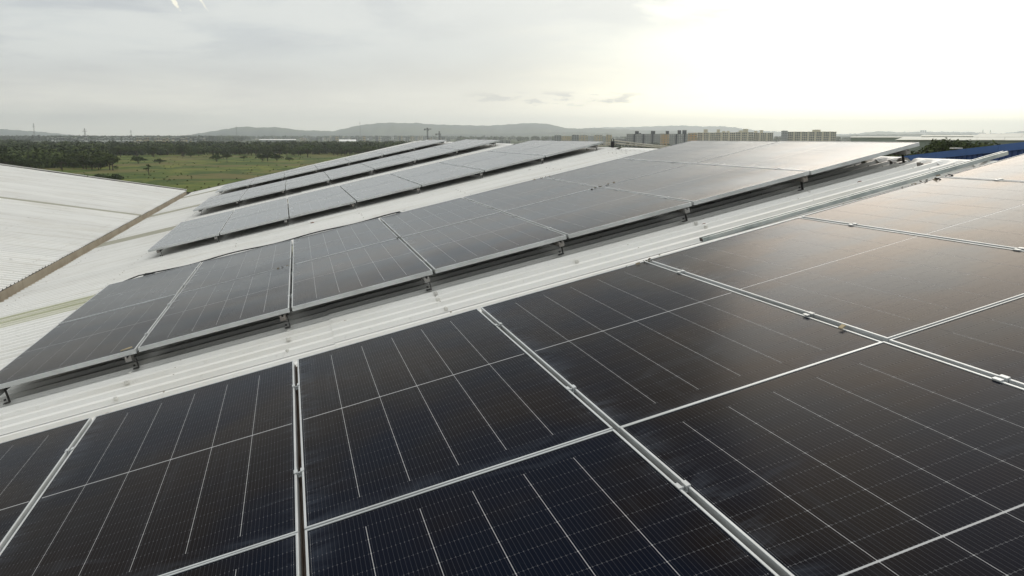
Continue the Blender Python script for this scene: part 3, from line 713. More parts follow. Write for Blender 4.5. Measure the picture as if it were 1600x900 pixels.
# ------------------------------------------------------------------ trees
M['leaf_a'] = varied('leaves_dark', (0.024, 0.038, 0.012), (0.056, 0.076, 0.022), 0.35, 0.9, spec=0.15, rnd=0.25)
M['leaf_b'] = varied('leaves_mid', (0.036, 0.054, 0.016), (0.076, 0.096, 0.030), 0.35, 0.9, spec=0.15, rnd=0.25)
M['leaf_f'] = varied('forest_leaves', (0.016, 0.028, 0.010), (0.088, 0.112, 0.034), 0.05, 0.9, spec=0.15, c3=(0.034, 0.046, 0.020))
M['bark'] = varied('bark', (0.09, 0.07, 0.05), (0.05, 0.04, 0.03), 3.0, 0.95)


def leaf_cards(centres, radii, n, size, rng):
    """n leaf clumps (bent quads) spread over the shells of the given lobes -> verts, faces"""
    V = []; F = []
    for q in range(n):
        k = rng.integers(len(centres)); c = centres[k]; r = radii[k]
        d = rng.normal(size=3); d /= np.linalg.norm(d)
        if d[2] < -0.35: d[2] *= -0.6
        p = c + d * r * rng.uniform(0.62, 1.05)
        a = rng.normal(size=3); a -= d * a.dot(d) * 0.6; a /= np.linalg.norm(a); b = np.cross(d, a); b /= np.linalg.norm(b) + 1e-9
        s = size * rng.uniform(0.55, 1.3); i = len(V)
        V += [p - a * s, p - b * s * 0.55 + d * s * 0.15, p + a * s, p + b * s * 0.55 + d * s * 0.15]; F.append((i, i + 1, i + 2, i + 3))
    return V, F


def make_tree_meshes(seed, H, spread, nl, nleaf, leafm, size, base=0.35):
    rng = np.random.default_rng(seed)
    tr = MB(); top = H * 0.75; lean = rng.uniform(-0.06, 0.06, 2) * H
    tr.tube([(0, 0, -0.3), (lean[0] * .3, lean[1] * .3, H * base * 0.6), (lean[0], lean[1], top)], [H * 0.035, H * 0.026, H * 0.009], 6)
    cs = []; rs = []
    for k in range(nl):
        a = k * 2.4 + rng.uniform(-0.5, 0.5); rr_ = spread * math.sqrt((k + 0.4) / nl) * rng.uniform(0.55, 1.0)
        z = H * (base + (1 - base) * rng.uniform(0.25, 0.78) * (1 - 0.35 * rr_ / spread)); r = spread * rng.uniform(0.28, 0.46)
        c = np.array([math.cos(a) * rr_ + lean[0], math.sin(a) * rr_ + lean[1], min(z, H - r * 0.7)]); cs.append(c * 1.0); rs.append(np.array([r, r, r * 0.68]))
        tr.tube([(lean[0] * .5, lean[1] * .5, H * base * rng.uniform(0.6, 1.3)), tuple((c * [0.6, 0.6, 0.85])), tuple(c)], [H * 0.014, H * 0.009, H * 0.004], 4)
    V, F = leaf_cards(cs, rs, nleaf, size, rng)
    me = bpy.data.meshes.new('crown'); me.from_pydata([tuple(v) for v in V], [], F); me.materials.append(leafm); me.update()
    return tr.mesh('trunk', M['bark']), me


KIND = [('bushy_tree', 'dark bushy tree', make_tree_meshes(1, 8.5, 4.6, 11, 900, M['leaf_a'], 0.42, 0.25)),
        ('bushy_tree', 'round topped dark green tree', make_tree_meshes(2, 9.5, 4.2, 10, 850, M['leaf_b'], 0.42, 0.30)),
        ('acacia_tree', 'flat topped acacia tree', make_tree_meshes(3, 7.5, 5.2, 12, 800, M['leaf_b'], 0.38, 0.50)),
        ('bushy_tree', 'broad low dark tree', make_tree_meshes(4, 6.5, 5.0, 12, 850, M['leaf_a'], 0.40, 0.12)),
        ('thin_tree', 'thin open crowned tree', make_tree_meshes(5, 9.0, 2.6, 7, 330, M['leaf_b'], 0.34, 0.40))]


def tree(pos, kind, scale, label, group, rot=None, exact=False):
    nm, _, (tm, cm_) = KIND[kind]
    s = scale; mw = Matrix.Translation((pos[0], pos[1], 0)) @ Matrix.Rotation(random.uniform(0, 6.28) if rot is None else rot, 4, 'Z') @ Matrix.Diagonal((s * random.uniform(.9, 1.15), s * random.uniform(.9, 1.15), s * (1 if exact else random.uniform(.92, 1.08)), 1))
    e = thing(nm, label, 'tree', mw, group); link('trunk', tm, e); link('crown', cm_, e); return e


def polar(azd, d): return (d * math.sin(R(azd)), d * math.cos(R(azd)))


def pix_ground(x, y):
    v = pixdir(x, y); k = -CAMZ / v.z; return (v.x * k, v.y * k)


KIND.append(('bushy_tree', '', make_tree_meshes(21, 12.0, 3.6, 15, 2600, M['leaf_a'], 0.22, 0.30)))
KIND.append(('bushy_tree', '', make_tree_meshes(22, 12.0, 4.2, 14, 2400, M['leaf_b'], 0.24, 0.30)))
# lone trees and bushes in the field, each at its own spot
LONE = [((339, 253), 3, 0.62, 'lone dark bush tree on the open field, leftmost of the row before the tree line'),
        ((355, 254), 2, 0.50, 'small flat topped tree just right of the leftmost lone field bush'),
        ((381, 252), 2, 0.36, 'tiny tree standing alone in the middle of the row of field trees'),
        ((410, 252), 3, 0.62, 'broad dark bush merging with its neighbour in the row of field trees'),
        ((418, 252), 0, 0.60, 'taller half of the joined pair of field bushes'),
        ((433, 252), 3, 0.62, 'wide dark bush right of the joined pair in the field'),
        ((452, 252), 3, 0.36, 'small round bush at the right end of the row of field trees'),
        ((216, 256), 3, 0.60, 'round green bush in the field above the roof edge'),
        ((250, 256), 3, 0.42, 'low small bush in the field right of the round green bush'),
        ((233, 274), 4, 0.40, 'thin bare sapling standing nearest in the field'),
        ((149, 263), 1, 0.72, 'dark upright tree at the right corner of the near thicket'),
        ((157, 265), 3, 0.35, 'low dark bush at the foot of the thicket corner tree'),
        ((181, 264), 3, 0.20, 'tiny scrub bush between the thicket and the round green bush'),
        ((298, 246), 3, 0.5, 'low bush near the back of the field'),
        ((558, 244), 1, 0.72, 'dark upright tree at the right end of the tree line by the panels'),
        ((481, 246), 1, 0.95, 'large dark tree standing forward of the middle tree line'),
        ((437, 245), 0, 0.9, 'dark tree just forward of the tree line above the field bushes')]
for (px, py), kd, sc_, lb_ in LONE:
    tree(pix_ground(px, py), kd, sc_ * 1.2, lb_, None)
# dark mound of scrub close to the gable
rngf = np.random.default_rng(11)
cx, cy = pix_ground(144, 281); cs = []; rs = []
for q in range(16): cs.append(np.array([cx + rngf.uniform(-7.5, 7.5), cy + rngf.uniform(-3, 3), rngf.uniform(0.1, 0.6)])); rs.append(np.array([2.4, 2.4, 1.5]) * rngf.uniform(0.7, 1.15))
V, F = leaf_cards(cs, rs, 2600, 0.34, rngf); me = bpy.data.meshes.new('bush'); me.from_pydata([tuple(v) for v in V], [], F); me.materials.append(M['leaf_a']); me.update()
link('bush', me, None, None, 'low dark mound of scrub in the field close behind the white roof edge', 'bush')

# the tree line: nearest trees one by one, the rest as one wood
zones = []
for q in range(150):                                  # thicket at the left
    zones.append((random.uniform(-19.5, -10.6), random.uniform(365, 560)))
for q in range(120):                                  # belt behind the field
    zones.append((random.uniform(-12, 6.5), random.uniform(585, 690)))
rare = {0: 'dark bushy tree', 1: 'round topped green tree', 2: 'flat topped acacia tree', 3: 'broad low dark tree'}
zones.sort(key=lambda z: z[1])
for (a, d) in zones:
    kd = random.choice((0, 0, 1, 2, 3))
    left = d < 575
    if left:
        wh = ('front' if d < 420 else ('middle' if d < 490 else 'back')) + ' of the left thicket, ' + ('by the frame edge' if a < -17 else ('under the tall faint pylon' if a < -14.6 else ('under the darkest pylon' if a < -12.4 else 'at its right corner')))
    else:
        LM = ((-9.5, 'right of the darkest pylon'), (-7, 'above the round green bush'), (-5.2, 'above the saw edge gutter end'), (-3.2, 'above the leftmost field bush'), (-1.2, 'above the joined field bushes'), (0.8, 'above the small right end field bush'), (2.6, 'right of the forward standing dark tree'), (9, 'beside the farthest panel row'))
        wh = ('front' if d < 620 else 'back') + ' of the tree line, ' + next(n_ for q_, n_ in LM if a < q_)
    tree(polar(a, d), kd, random.uniform(0.62, 1.05) if not left else random.uniform(0.45, 0.95), f'{rare[kd]}, {wh}', f'{rare[kd]}s, {wh}')


def forest(name, label, samples, leafm, nl=34, hs=(5, 9), seed=5, size=0.9):
    rng = np.random.default_rng(seed); n = len(samples); az_ = np.radians(samples[:, 0]); d = samples[:, 1]
    cx = d * np.sin(az_); cy = d * np.cos(az_); H = rng.uniform(hs[0], hs[1], n); sp = H * rng.uniform(0.45, 0.75, n)
    N = n * nl; i = np.repeat(np.arange(n), nl)
    dv = rng.normal(size=(N, 3)); dv /= np.linalg.norm(dv, axis=1)[:, None]; dv[:, 2] = np.abs(dv[:, 2])
    lob = rng.uniform(0.8, 1.05, N)
    P = np.stack([cx[i], cy[i], np.zeros(N)], 1) + dv * np.stack([sp[i], sp[i], H[i] * 0.62], 1) * lob[:, None]; P[:, 2] += H[i] * 0.34
    # skirts
    low_ = rng.random(N) < 0.3; P[low_, 2] *= rng.uniform(0.1, 0.7, low_.sum())
    a = rng.normal(size=(N, 3)); a -= dv * (a * dv).sum(1)[:, None] * 0.7; a /= np.linalg.norm(a, axis=1)[:, None]; b = np.cross(dv, a)
    s = (size * (0.6 + 0.0009 * d)[i] * rng.uniform(0.6, 1.4, N))[:, None]
    V = np.stack([P - a * s, P - b * s * 0.7 + dv * s * 0.2, P + a * s, P + b * s * 0.7 + dv * s * 0.2], 1).reshape(-1, 3)
    me = bpy.data.meshes.new(name); me.vertices.add(len(V)); me.vertices.foreach_set('co', V.astype(np.float32).ravel())
    me.loops.add(len(V)); me.loops.foreach_set('vertex_index', np.arange(len(V), dtype=np.int32))
    me.polygons.add(N); me.polygons.foreach_set('loop_start', np.arange(0, len(V), 4, dtype=np.int32)); me.materials.append(leafm); me.update(calc_edges=True); me.validate()
    return link(name, me, None, None, label, 'wood', kind='stuff')


rg = np.random.default_rng(3)
def zone(n, a0, a1, d0, d1): return np.stack([rg.uniform(a0, a1, n), np.exp(rg.uniform(math.log(d0), math.log(d1), n))], 1)
forest('wood', 'dense dark green wood stretching behind the field to the white town', np.concatenate([zone(700, -21, -10.8, 400, 700), zone(1300, -21, 8, 640, 1050), zone(300, -22, -15, 1050, 1700)]), M['leaf_f'], 70, (5.5, 9.0), 5, 0.75)
forest('wood', 'hazy far belt of trees along the horizon', np.concatenate([zone(420, -24, -2.5, 2400, 4200), zone(560, 11, 52, 2400, 4200), zone(600, -24, -2.5, 2900, 4300), zone(260, -2.5, 11, 3600, 4600)]), M['leaf_f'], 26, (8, 14), 6, 1.6)
forest('wood', 'green scrub and treetops beyond the ridge below the apartment blocks', np.concatenate([zone(500, 8, 52, 420, 1000)]), M['leaf_f'], 70, (4.5, 7.5), 8, 0.55)
forest('wood', 'olive scrub and bushes between the blue shed and the long pale warehouse', zone(260, 36, 52, 120, 185), M['leaf_f'], 420, (10.0, 12.0), 18, 0.24)
# low tussocks over the field
rgt = np.random.default_rng(9); samp = np.stack([rgt.uniform(-20, 6, 700), np.exp(rgt.uniform(math.log(85), math.log(640), 700))], 1)
keep = ~((samp[:, 0] < -11) & (samp[:, 1] > 360)); samp = samp[keep]
M['tuft'] = varied('rough_grass', (0.060, 0.085, 0.022), (0.12, 0.14, 0.035), 0.03, 0.95, spec=0.1, c3=(0.09, 0.075, 0.030))
forest('rough_grass', 'rough green and brown grass tussocks over the open field', samp, M['tuft'], 9, (0.15, 0.45), 12, 0.25)['category'] = 'grass'
# trees beyond the ridge at the right, in front of the pale warehouse
for (px, top, d, sc_, kd, lb_) in ((1444, 221, 115, 0.62, 1, 'rounded tree beyond the ridge, left of the two before the pale warehouse'), (1468, 223, 118, 0.55, 4, 'small tree between the two larger trees before the pale warehouse'),
                                   (1493, 218, 112, 0.66, 0, 'largest dark tree before the pale warehouse, above the blue shed'), (1511, 220, 116, 0.60, 1, 'tree right of the largest one above the blue shed'),
                                   (1527, 221, 118, 0.60, 0, 'bushy tree above the middle of the blue shed'), (1543, 221, 116, 0.58, 1, 'bushy tree above the raised end of the steel channel'), (1558, 222, 117, 0.5, 3, 'low tree at the right end of the trees above the blue shed')):
    p = at_dist(px, 215, d); zt_ = at_dist(px, top, d).z; kk_ = 5 + kd % 2; ch = max(v_.co.z for v_ in KIND[kk_][2][1].vertices) * 0.98; tree((p.x, p.y), kk_, zt_ / ch, lb_, None, None, True)

# ------------------------------------------------------------------ hills
def hill_material(name, c1, c2):
    return varied(name, c1, c2, 0.004, 0.95, spec=0.05, detail=8, c3=(0.06, 0.075, 0.04))
M['hill'] = hill_material('hill_scrub', (0.030, 0.046, 0.044), (0.052, 0.066, 0.056))


def hills(name, profile, d, depth, seed):
    """a ridge of hills with real depth: crest heights follow the profile, flanks fall to the plain on both sides"""
    rng = np.random.default_rng(seed); mb = MB()
    xs = np.arange(profile[0][0], profile[-1][0] + 1, 4.0); px, py = zip(*profile)
    n = len(xs); rowsn = 13; vs = []; ph = rng.uniform(0, 6.28, 8)
    for r in range(rowsn):
        f = r / (rowsn - 1)                       # 0 front foot .. 1 back foot
        prof = math.sin(math.pi * min(1, f / 0.9) / 1) if False else (1 - abs(f - 0.5) * 2) ** 0.8
        for i, x in enumerate(xs):
            yy = np.interp(x, px, py) + 0.35 * math.sin(x * 0.31 + ph[0]) + 0.25 * math.sin(x * 0.83 + ph[1])
            dd = d + (f - 0.5) * depth
            h = max(0.0, at_dist(x, yy, d).z) if yy < 213 else max(0.0, at_dist(x, yy, d).z)
            g = at_dist(x, 213, dd); w = prof * (1 + 0.28 * math.sin(x * 0.09 + 5 * f + ph[2]) * (1 - prof) + 0.18 * math.sin(x * 0.24 - 7 * f + ph[3]) * (1 - prof))
            vs.append((g.x, g.y, h * min(w, 1.0) - 4 * (prof < 0.01)))
    fs = [(r * n + i, r * n + i + 1, (r + 1) * n + i + 1, (r + 1) * n + i) for r in range(rowsn - 1) for i in range(n - 1)]
    mb.add(vs, fs); return link(name, mb.mesh(name, M['hill'], True), kind='structure')


hills('hills', [(230, 216), (290, 211.5), (320, 207), (345, 203), (372, 198.5), (385, 197.5), (405, 199.5), (430, 198.5), (445, 200), (470, 203.5), (500, 204), (520, 205), (545, 199.5), (560, 196), (590, 192.5), (605, 191.5), (640, 192.5), (650, 191.8), (670, 194), (700, 195), (760, 196.5), (800, 194), (825, 192.2), (850, 193), (868, 196), (880, 199.5), (900, 201), (925, 200), (960, 202), (1000, 203), (1040, 204), (1080, 206), (1140, 209), (1200, 213), (1240, 216)], 7200, 3000, 1)
hills('hills', [(-60, 200), (0, 201.5), (30, 203.5), (60, 205.5), (100, 209.5), (125, 212), (150, 215)], 9000, 2500, 2)
hills('hills', [(840, 214), (870, 206), (905, 201), (940, 199), (985, 198.5), (1040, 196.5), (1065, 196), (1100, 197.5), (1125, 196.8), (1150, 199.5), (1180, 203.5), (1215, 205.5), (1240, 207), (1300, 210), (1340, 208.5), (1362, 205.8), (1378, 204.8), (1400, 206.5), (1450, 205.8), (1520, 206.2), (1540, 208), (1570, 208), (1600, 204.5), (1640, 202)], 10500, 3000, 3)
hills('hills', [(440, 216), (500, 214.5), (560, 211.5), (620, 212.5), (700, 209.5), (780, 209), (850, 207), (900, 206), (950, 208), (1010, 210), (1100, 213), (1300, 213), (1340, 210.5), (1420, 209.6), (1500, 210), (1560, 211), (1640, 212)], 5600, 1400, 4)

# ------------------------------------------------------------------ far buildings
def block(x0, x1, ytop, d, depth, m, wm, name='apartment_block', label='', cat='apartment block', group=None, nwin=0, floors=0, tower=(), ybase=None, winw=0.62, trim=None, roofm=None, fl0=0.3):
    """box-shaped building whose front stretches between two directions at distance d; windows are recessed dark panes in raised frames"""
    a = at_dist(x0, 213, d); b = at_dist(x1, 213, d); w = (b - a).length; ux = (b - a).normalized(); ux.z = 0
    vy = Vector((-ux.y, ux.x, 0)); 
    if vy.y < 0: vy = -vy
    H = at_dist((x0 + x1) / 2, ytop, d).z
    mw = frame_matrix(Vector((a.x, a.y, 0)), ux, vy, Vector((0, 0, 1)))
    e = thing(name, label, cat, mw, group)
    mb = MB(); mb.box((0, 0, -0.5), (w, depth, H)); link('wall', mb.mesh('wall', m), e)
    mb = MB(); mb.box((-0.25, -0.25, H), (w + 0.25, depth + 0.25, H + 0.35)); link('parapet', mb.mesh('parapet', roofm or trim or m), e)
    for (tx0, tx1, ty) in tower:
        ta = (tx0 - x0) / (x1 - x0) * w; tb = (tx1 - x0) / (x1 - x0) * w; th = at_dist((tx0 + tx1) / 2, ty, d).z
        mb = MB(); mb.box((ta, 1.0, H + 0.35), (tb, depth * 0.5, th - 0.3)); mb.box((ta - 0.3, 0.8, th - 0.3), (tb + 0.3, depth * 0.5 + 0.2, th)); link('stair_tower', mb.mesh('stair_tower', trim or m), e)
    if nwin and floors:
        fh = (H - fl0) / floors; bw = w / nwin; ww = bw * winw; wh = fh * 0.60
        mb = MB(); mb.box((-ww / 2 - 0.12, -0.10, -0.12), (ww / 2 + 0.12, -0.02, wh + 0.12)); fr = mb.mesh('window', wm)
        mb = MB(); mb.box((-ww / 2 + .25, -0.14, 0.25), (-0.12, -0.105, wh - 0.2)); mb.box((0.12, -0.14, 0.25), (ww / 2 - .25, -0.105, wh - 0.2)); pn = mb.mesh('pane', M['pane'])
        for f in range(floors):
            for q in range(nwin):
                if nwin > 5 and q % 4 == 3: continue
                o_ = link('window', fr, e, Matrix.Translation((bw * (q + 0.5), 0, fl0 + fh * f + fh * 0.30))); link('pane', pn, o_)
    return e


M['pane'] = mat('window_pane', (0.035, 0.04, 0.045), 0.15)[0]
M['bgrey'] = varied('grey_render', (0.075, 0.082, 0.095), (0.06, 0.068, 0.08), 0.3); M['borange'] = varied('orange_render', (0.60, 0.34, 0.12), (0.52, 0.29, 0.11), 0.3)
M['bcream'] = varied('cream_render', (0.76, 0.70, 0.54), (0.68, 0.62, 0.47), 0.3); M['btan'] = varied('tan_render', (0.60, 0.48, 0.27), (0.52, 0.42, 0.24), 0.3)
M['bwhite'] = varied('white_render', (0.80, 0.80, 0.76), (0.72, 0.72, 0.68), 0.3); M['bslate'] = varied('slate_render', (0.24, 0.25, 0.25), (0.20, 0.21, 0.21), 0.3)
M['bpale'] = varied('pale_grey_render', (0.42, 0.43, 0.41), (0.35, 0.36, 0.35), 0.3)
D = 1040
block(979, 1032, 209.8, D, 14, M['bgrey'], M['bwhite'], label='grey apartment block with two stair towers at the left end of the long terrace', nwin=15, floors=6, winw=0.9, tower=((992, 998, 204.8), (999, 1001.5, 207.8), (1017, 1023.5, 204.6)))
block(1032.2, 1045.5, 209.4, D, 15, M['borange'], M['bcream'], label='narrow orange apartment block between the two grey ones', nwin=3, floors=6, tower=((1040, 1045, 204.6),), trim=M['bgrey'])
block(1045.8, 1074.5, 209.8, D, 14, M['bgrey'], M['bwhite'], label='shorter grey apartment block with two towers, right of the orange one', nwin=9, floors=6, winw=0.9, tower=((1058.5, 1064, 203.6), (1066, 1072.5, 203.4)))
block(1074.8, 1089.5, 208.4, D, 15, M['borange'], M['bcream'], label='orange apartment block joining the grey and the cream buildings', nwin=3, floors=6, tower=((1084, 1088, 207.2),), trim=M['bcream'])
tw = [((1099, 1105.5, 202.2),), ((1119.5, 1124.5, 202.4), (1128, 1133, 205), (1135, 1139.5, 204.6)), ((1154, 1160, 204), (1160.5, 1168.5, 201.4)), ((1178, 1183, 204.6), (1187, 1192, 203.4))]
for q, (x0, x1) in enumerate(((1090, 1117), (1117.4, 1149), (1149.4, 1177), (1177.4, 1208))):
    block(x0, x1, (207.6, 207.4, 207.0, 207.8)[q], D + 10 + 7 * (q % 2), 15, M['bcream'], M['bslate'], label=('cream apartment block with one stair tower beside the orange one', 'cream apartment block with three small roof towers', 'cream apartment block with the tallest roof tower', 'cream apartment block at the right end of the long terrace')[q], nwin=11, floors=7, tower=tw[q], winw=0.5)
block(1220.5, 1230.5, 205.0, D, 14, M['bslate'], M['bwhite'], label='dark grey narrow apartment block at the left of the detached terrace', nwin=3, floors=7, tower=((1221, 1230, 204.2),))
block(1230.8, 1306.5, 206.2, D + 8, 14, M['bcream'], M['bslate'], label='long cream and grey apartment block standing apart at the right', nwin=27, floors=7, tower=((1269, 1282, 202.6), (1287, 1290, 205.4), (1295, 1298, 205.4)), winw=0.55)
# cream cluster further left, partly behind the panels
for (x0, x1, yt, mm, w2, nw, lb_) in ((857, 862, 213.5, 'bslate', 'bwhite', 2, 'small dark grey block at the left end of the cream cluster'), (866, 877, 211.6, 'bpale', 'bslate', 3, 'pale grey apartment block with rooftop box in the cream cluster'),
                                      (877.4, 893, 212.6, 'btan', 'bcream', 4, 'tan apartment block behind the third panel row'), (893.5, 904.5, 210.8, 'bpale', 'bslate', 3, 'grey and white apartment block in the middle of the cream cluster'),
                                      (905, 918, 211.2, 'btan', 'bwhite', 3, 'yellowish tan apartment block in the cream cluster'), (918.5, 928, 212.4, 'bpale', 'bwhite', 3, 'pale block between the two yellowish ones'),
                                      (928.5, 941, 210.8, 'btan', 'bwhite', 3, 'second yellowish apartment block of the cream cluster'), (941.5, 946.5, 212.5, 'bslate', 'bwhite', 2, 'narrow grey block beside the tall tan one'),
                                      (947, 956, 210.6, 'btan', 'bcream', 2, 'tall tan apartment block at the right end of the cream cluster'), (776, 797.5, 219.2, 'bpale', 'bslate', 6, 'pale low apartment block seen between the far panel rows'), (958, 979, 217.5, 'bslate', 'bslate', 5, 'low grey building between the cream cluster and the grey terrace')):
    block(x0, x1, yt, 1250, 16, M[mm], M[w2], label=lb_, nwin=nw, floors=7 if yt < 216 else 3, tower=((x0 + (x1 - x0) * .2, x0 + (x1 - x0) * .45, yt - 2.0),) if yt < 216 else (), group='apartment blocks of the cream cluster', trim=M['bwhite'])
# white town at the left
xs = 73
for q in range(60):
    wpx = random.uniform(2.2, 5.4); gap = random.choice((0.2, 0.5, 1.2, 2.6, 4.0)); d = random.uniform(1300, 1650)
    if xs > 320: break
    warm = xs > 205
    mm = random.choice(('bwhite', 'bwhite', 'bpale') if not warm else ('bcream', 'bcream', 'bpale', 'btan'))
    side = 'left' if xs < 140 else ('middle' if xs < 205 else 'right')
    block(xs, xs + wpx, random.uniform(214.2, 217.6), d, 14, M[mm], M['bslate'], 'town_house', f'{ {"bwhite": "white", "bpale": "pale grey", "bcream": "cream", "btan": "tan"}[mm] } flat roofed house in the {side} part of the far town beyond the wood', 'house', f'{ {"bwhite": "white", "bpale": "pale grey", "bcream": "cream", "btan": "tan"}[mm] } far town houses, {side} part', nwin=2, floors=2, trim=M['bwhite'])
    xs += wpx + gap
# hazy city below the hills
for q in range(125):
    x = random.choice((random.uniform(395, 690), random.uniform(470, 700))); d = random.uniform(2000, 3400); wpx = random.uniform(2.2, 5.5)
    mm = random.choice(('bwhite', 'bpale', 'bpale', 'bcream', 'bslate', 'btan')); cn = {"bwhite": "white", "bpale": "pale grey", "bcream": "cream", "btan": "tan", "bslate": "slate grey"}[mm]
    tall = random.random() < (0.2 if x < 560 else 0.6)
    block(x, x + wpx, random.uniform(211.8, 214.2) if tall else random.uniform(214.2, 216.2), d, 18, M[mm], M['bslate'], 'city_block', f'{cn} ' + ('tower block' if tall else 'low building') + ' in the hazy city, ' + next(n_ for q_, n_ in ((450, 'under the left hill'), (500, 'left of the saddle'), (545, 'under the hill saddle'), (600, 'under the rising slope'), (640, 'under the main summit'), (669, 'just left of the tall crane'), (999, 'right of the tall crane')) if x < q_), 'building', f'{cn} ' + ('tower blocks' if tall else 'low buildings') + ' of the hazy city, ' + next(n_ for q_, n_ in ((450, 'under the left hill'), (500, 'left of the saddle'), (545, 'under the hill saddle'), (600, 'under the rising slope'), (640, 'under the main summit'), (669, 'just left of the tall crane'), (999, 'right of the tall crane')) if x < q_), nwin=2, floors=3, trim=M['bpale'])
# long pale sheds among the trees
def shed(x0, x1, yeave, yridge, d, depth, wallm, roofm_, label, name='industrial_shed'):
    a = at_dist(x0, 213, d); b = at_dist(x1, 213, d); w = (b - a).length; ux = (b - a).normalized(); vy = Vector((-ux.y, ux.x, 0))
    if vy.y < 0: vy = -vy
    he = at_dist((x0 + x1) / 2, yeave, d).z; hr = at_dist((x0 + x1) / 2, yridge, d + depth / 2).z
    e = thing(name, label, 'shed', frame_matrix(Vector((a.x, a.y, 0)), Vector((ux.x, ux.y, 0)), vy, Vector((0, 0, 1))))
    mb = MB(); mb.add([(0, 0, -.5), (w, 0, -.5), (w, 0, he), (0, 0, he), (0, depth, -.5), (w, depth, -.5), (w, depth, he), (0, depth, he), (0, depth / 2, hr - .1), (w, depth / 2, hr - .1)],
                      [(0, 1, 2, 3), (5, 4, 7, 6), (1, 5, 6, 9, 2), (4, 0, 3, 8, 7)]); link('wall', mb.mesh('wall', wallm), e)
    for sgn in (0, 1):
        y_a, y_b = (-0.5, depth / 2 + .002) if sgn == 0 else (depth + 0.5, depth / 2 + .004)
        n = max(2, int(w / 6)); 
        for q in range(n):
            xa, xb = -0.5 + (w + 1) * q / n, -0.5 + (w + 1) * (q + 1) / n - 0.06
            mb = MB(); za, zb = he + 0.05 + 0.02 * (q % 2), hr + 0.05 + 0.02 * (q % 2)
            mb.add([(xa, y_a, za), (xb, y_a, za), (xb, y_b, zb), (xa, y_b, zb), (xa, y_a, za - .1), (xb, y_a, za - .1), (xb, y_b, zb - .1), (xa, y_b, zb - .1)], [(0, 1, 2, 3), (7, 6, 5, 4), (0, 4, 5, 1), (1, 5, 6, 2), (2, 6, 7, 3), (3, 7, 4, 0)])
            link('roof_panel', mb.mesh('roof_panel', roofm_), e)
    return e
M['wgreen'] = varied('green_grey_cladding', (0.30, 0.34, 0.29), (0.26, 0.30, 0.26), 0.1); M['rpale'] = varied('pale_roof', (0.62, 0.62, 0.55), (0.52, 0.52, 0.46), 0.08)
shed(405, 462, 218.6, 217.4, 1700, 40, M['bpale'], M['bwhite'], 'long pale shed roof behind the wood below the left hill')
shed(530, 556, 220.6, 218.0, 1300, 40, M['bwhite'], M['bwhite'], 'bright white shed in front of the hazy city')
shed(570, 590, 225.6, 224.8, 900, 16, M['bwhite'], M['bwhite'], 'small white shed among the trees beside the farthest panels')
shed(0 - 40, 22, 214.2, 213.4, 4300, 60, M['bpale'], M['bpale'], 'far hazy shed at the left edge')
shed(1402, 1760, 219.2, 214.6, 260, 46, M['wgreen'], M['rpale'], 'long pale roofed warehouse with grey green wall beyond the ridge')
shed(1523, 1800, 214.4, 208.6, 312, 60, M['wgreen'], M['rpale'], 'higher pale warehouse roof behind, at the right edge')
shed(1440, 1526, 213.2, 211.0, 520, 40, M['bpale'], M['rpale'], 'low pale shed roof beyond the long warehouse')
shed(1330, 1450, 214.8, 213.4, 620, 40, M['wgreen'], M['rpale'], 'thin far shed roof left of the warehouses')
block(1437, 1447, 203.2, 9400, 80, M['bwhite'], M['bpale'], 'hilltop_building', 'pale box building on the far right hilltop', 'building', nwin=3, floors=2)

# blue shed just beyond the ridge: gable wall with ribs and a barge flashing that rises to the right
M['blue'] = varied('blue_cladding', (0.014, 0.050, 0.175), (0.012, 0.042, 0.15), 0.8, 0.45, spec=0.4); M['bluel'] = varied('blue_flashing', (0.035, 0.10, 0.28), (0.028, 0.085, 0.24), 0.8, 0.4)
pa = at_dist(1385, 249.5, 34); pb = at_dist(1690, 214.5, 27)
ux = (pb - pa); wl = math.hypot(ux.x, ux.y); rise = pb.z - pa.z; ux = Vector((ux.x, ux.y, 0)).normalized(); vy = Vector((-ux.y, ux.x, 0))
bs = thing('blue_shed', 'dark blue ribbed metal shed with sloping gable just beyond the ridge at the right', 'shed', frame_matrix(Vector((pa.x, pa.y, 0)), ux, vy, Vector((0, 0, 1))))
n = int(wl / 0.95)
for q in range(n):
    x0, x1 = wl * q / n, wl * (q + 1) / n - 0.004; z0, z1 = pa.z + rise * q / n, pa.z + rise * (q + 1) / n
    mb = MB(); pr_ = []; m_ = 4
    for j in range(m_):
        w_ = (x1 - x0) / m_; xx = x0 + j * w_; pr_ += [(xx, 0), (xx + w_ * .55, 0), (xx + w_ * .65, -0.04), (xx + w_ * .9, -0.04)]
    pr_.append((x1, 0)); N_ = len(pr_)
    mb.add([(x, y, -0.3) for x, y in pr_] + [(x, y, pa.z + rise * x / wl) for x, y in pr_], [(i, i + 1, N_ + i + 1, N_ + i) for i in range(N_ - 1)])
    link('wall_panel', mb.mesh('wall_panel', M['blue']), bs)
for q in range(6):
    a_, b_ = q / 6, (q + 1) / 6 - 0.0008
    mb = MB(); mb.prism([(-0.02, -0.16), (0.09, -0.16), (0.09, 0.05), (-0.02, 0.05)], (wl * a_, 0, pa.z + rise * a_), (wl * b_, 0, pa.z + rise * b_)); link('barge_flashing', mb.mesh('barge_flashing', M['bluel']), bs)
mb = MB(); mb.add([(0, 0.05, pa.z - .02), (wl, 0.05, pb.z - .02), (wl, 14, pb.z - .02), (0, 14, pa.z - .02), (0, 0.05, pa.z - .1), (wl, 0.05, pb.z - .1), (wl, 14, pb.z - .1), (0, 14, pa.z - .1)], [(0, 1, 2, 3), (7, 6, 5, 4), (0, 4, 5, 1), (1, 5, 6, 2), (2, 6, 7, 3), (3, 7, 4, 0)])
link('roof', mb.mesh('roof', M['blue']), bs)
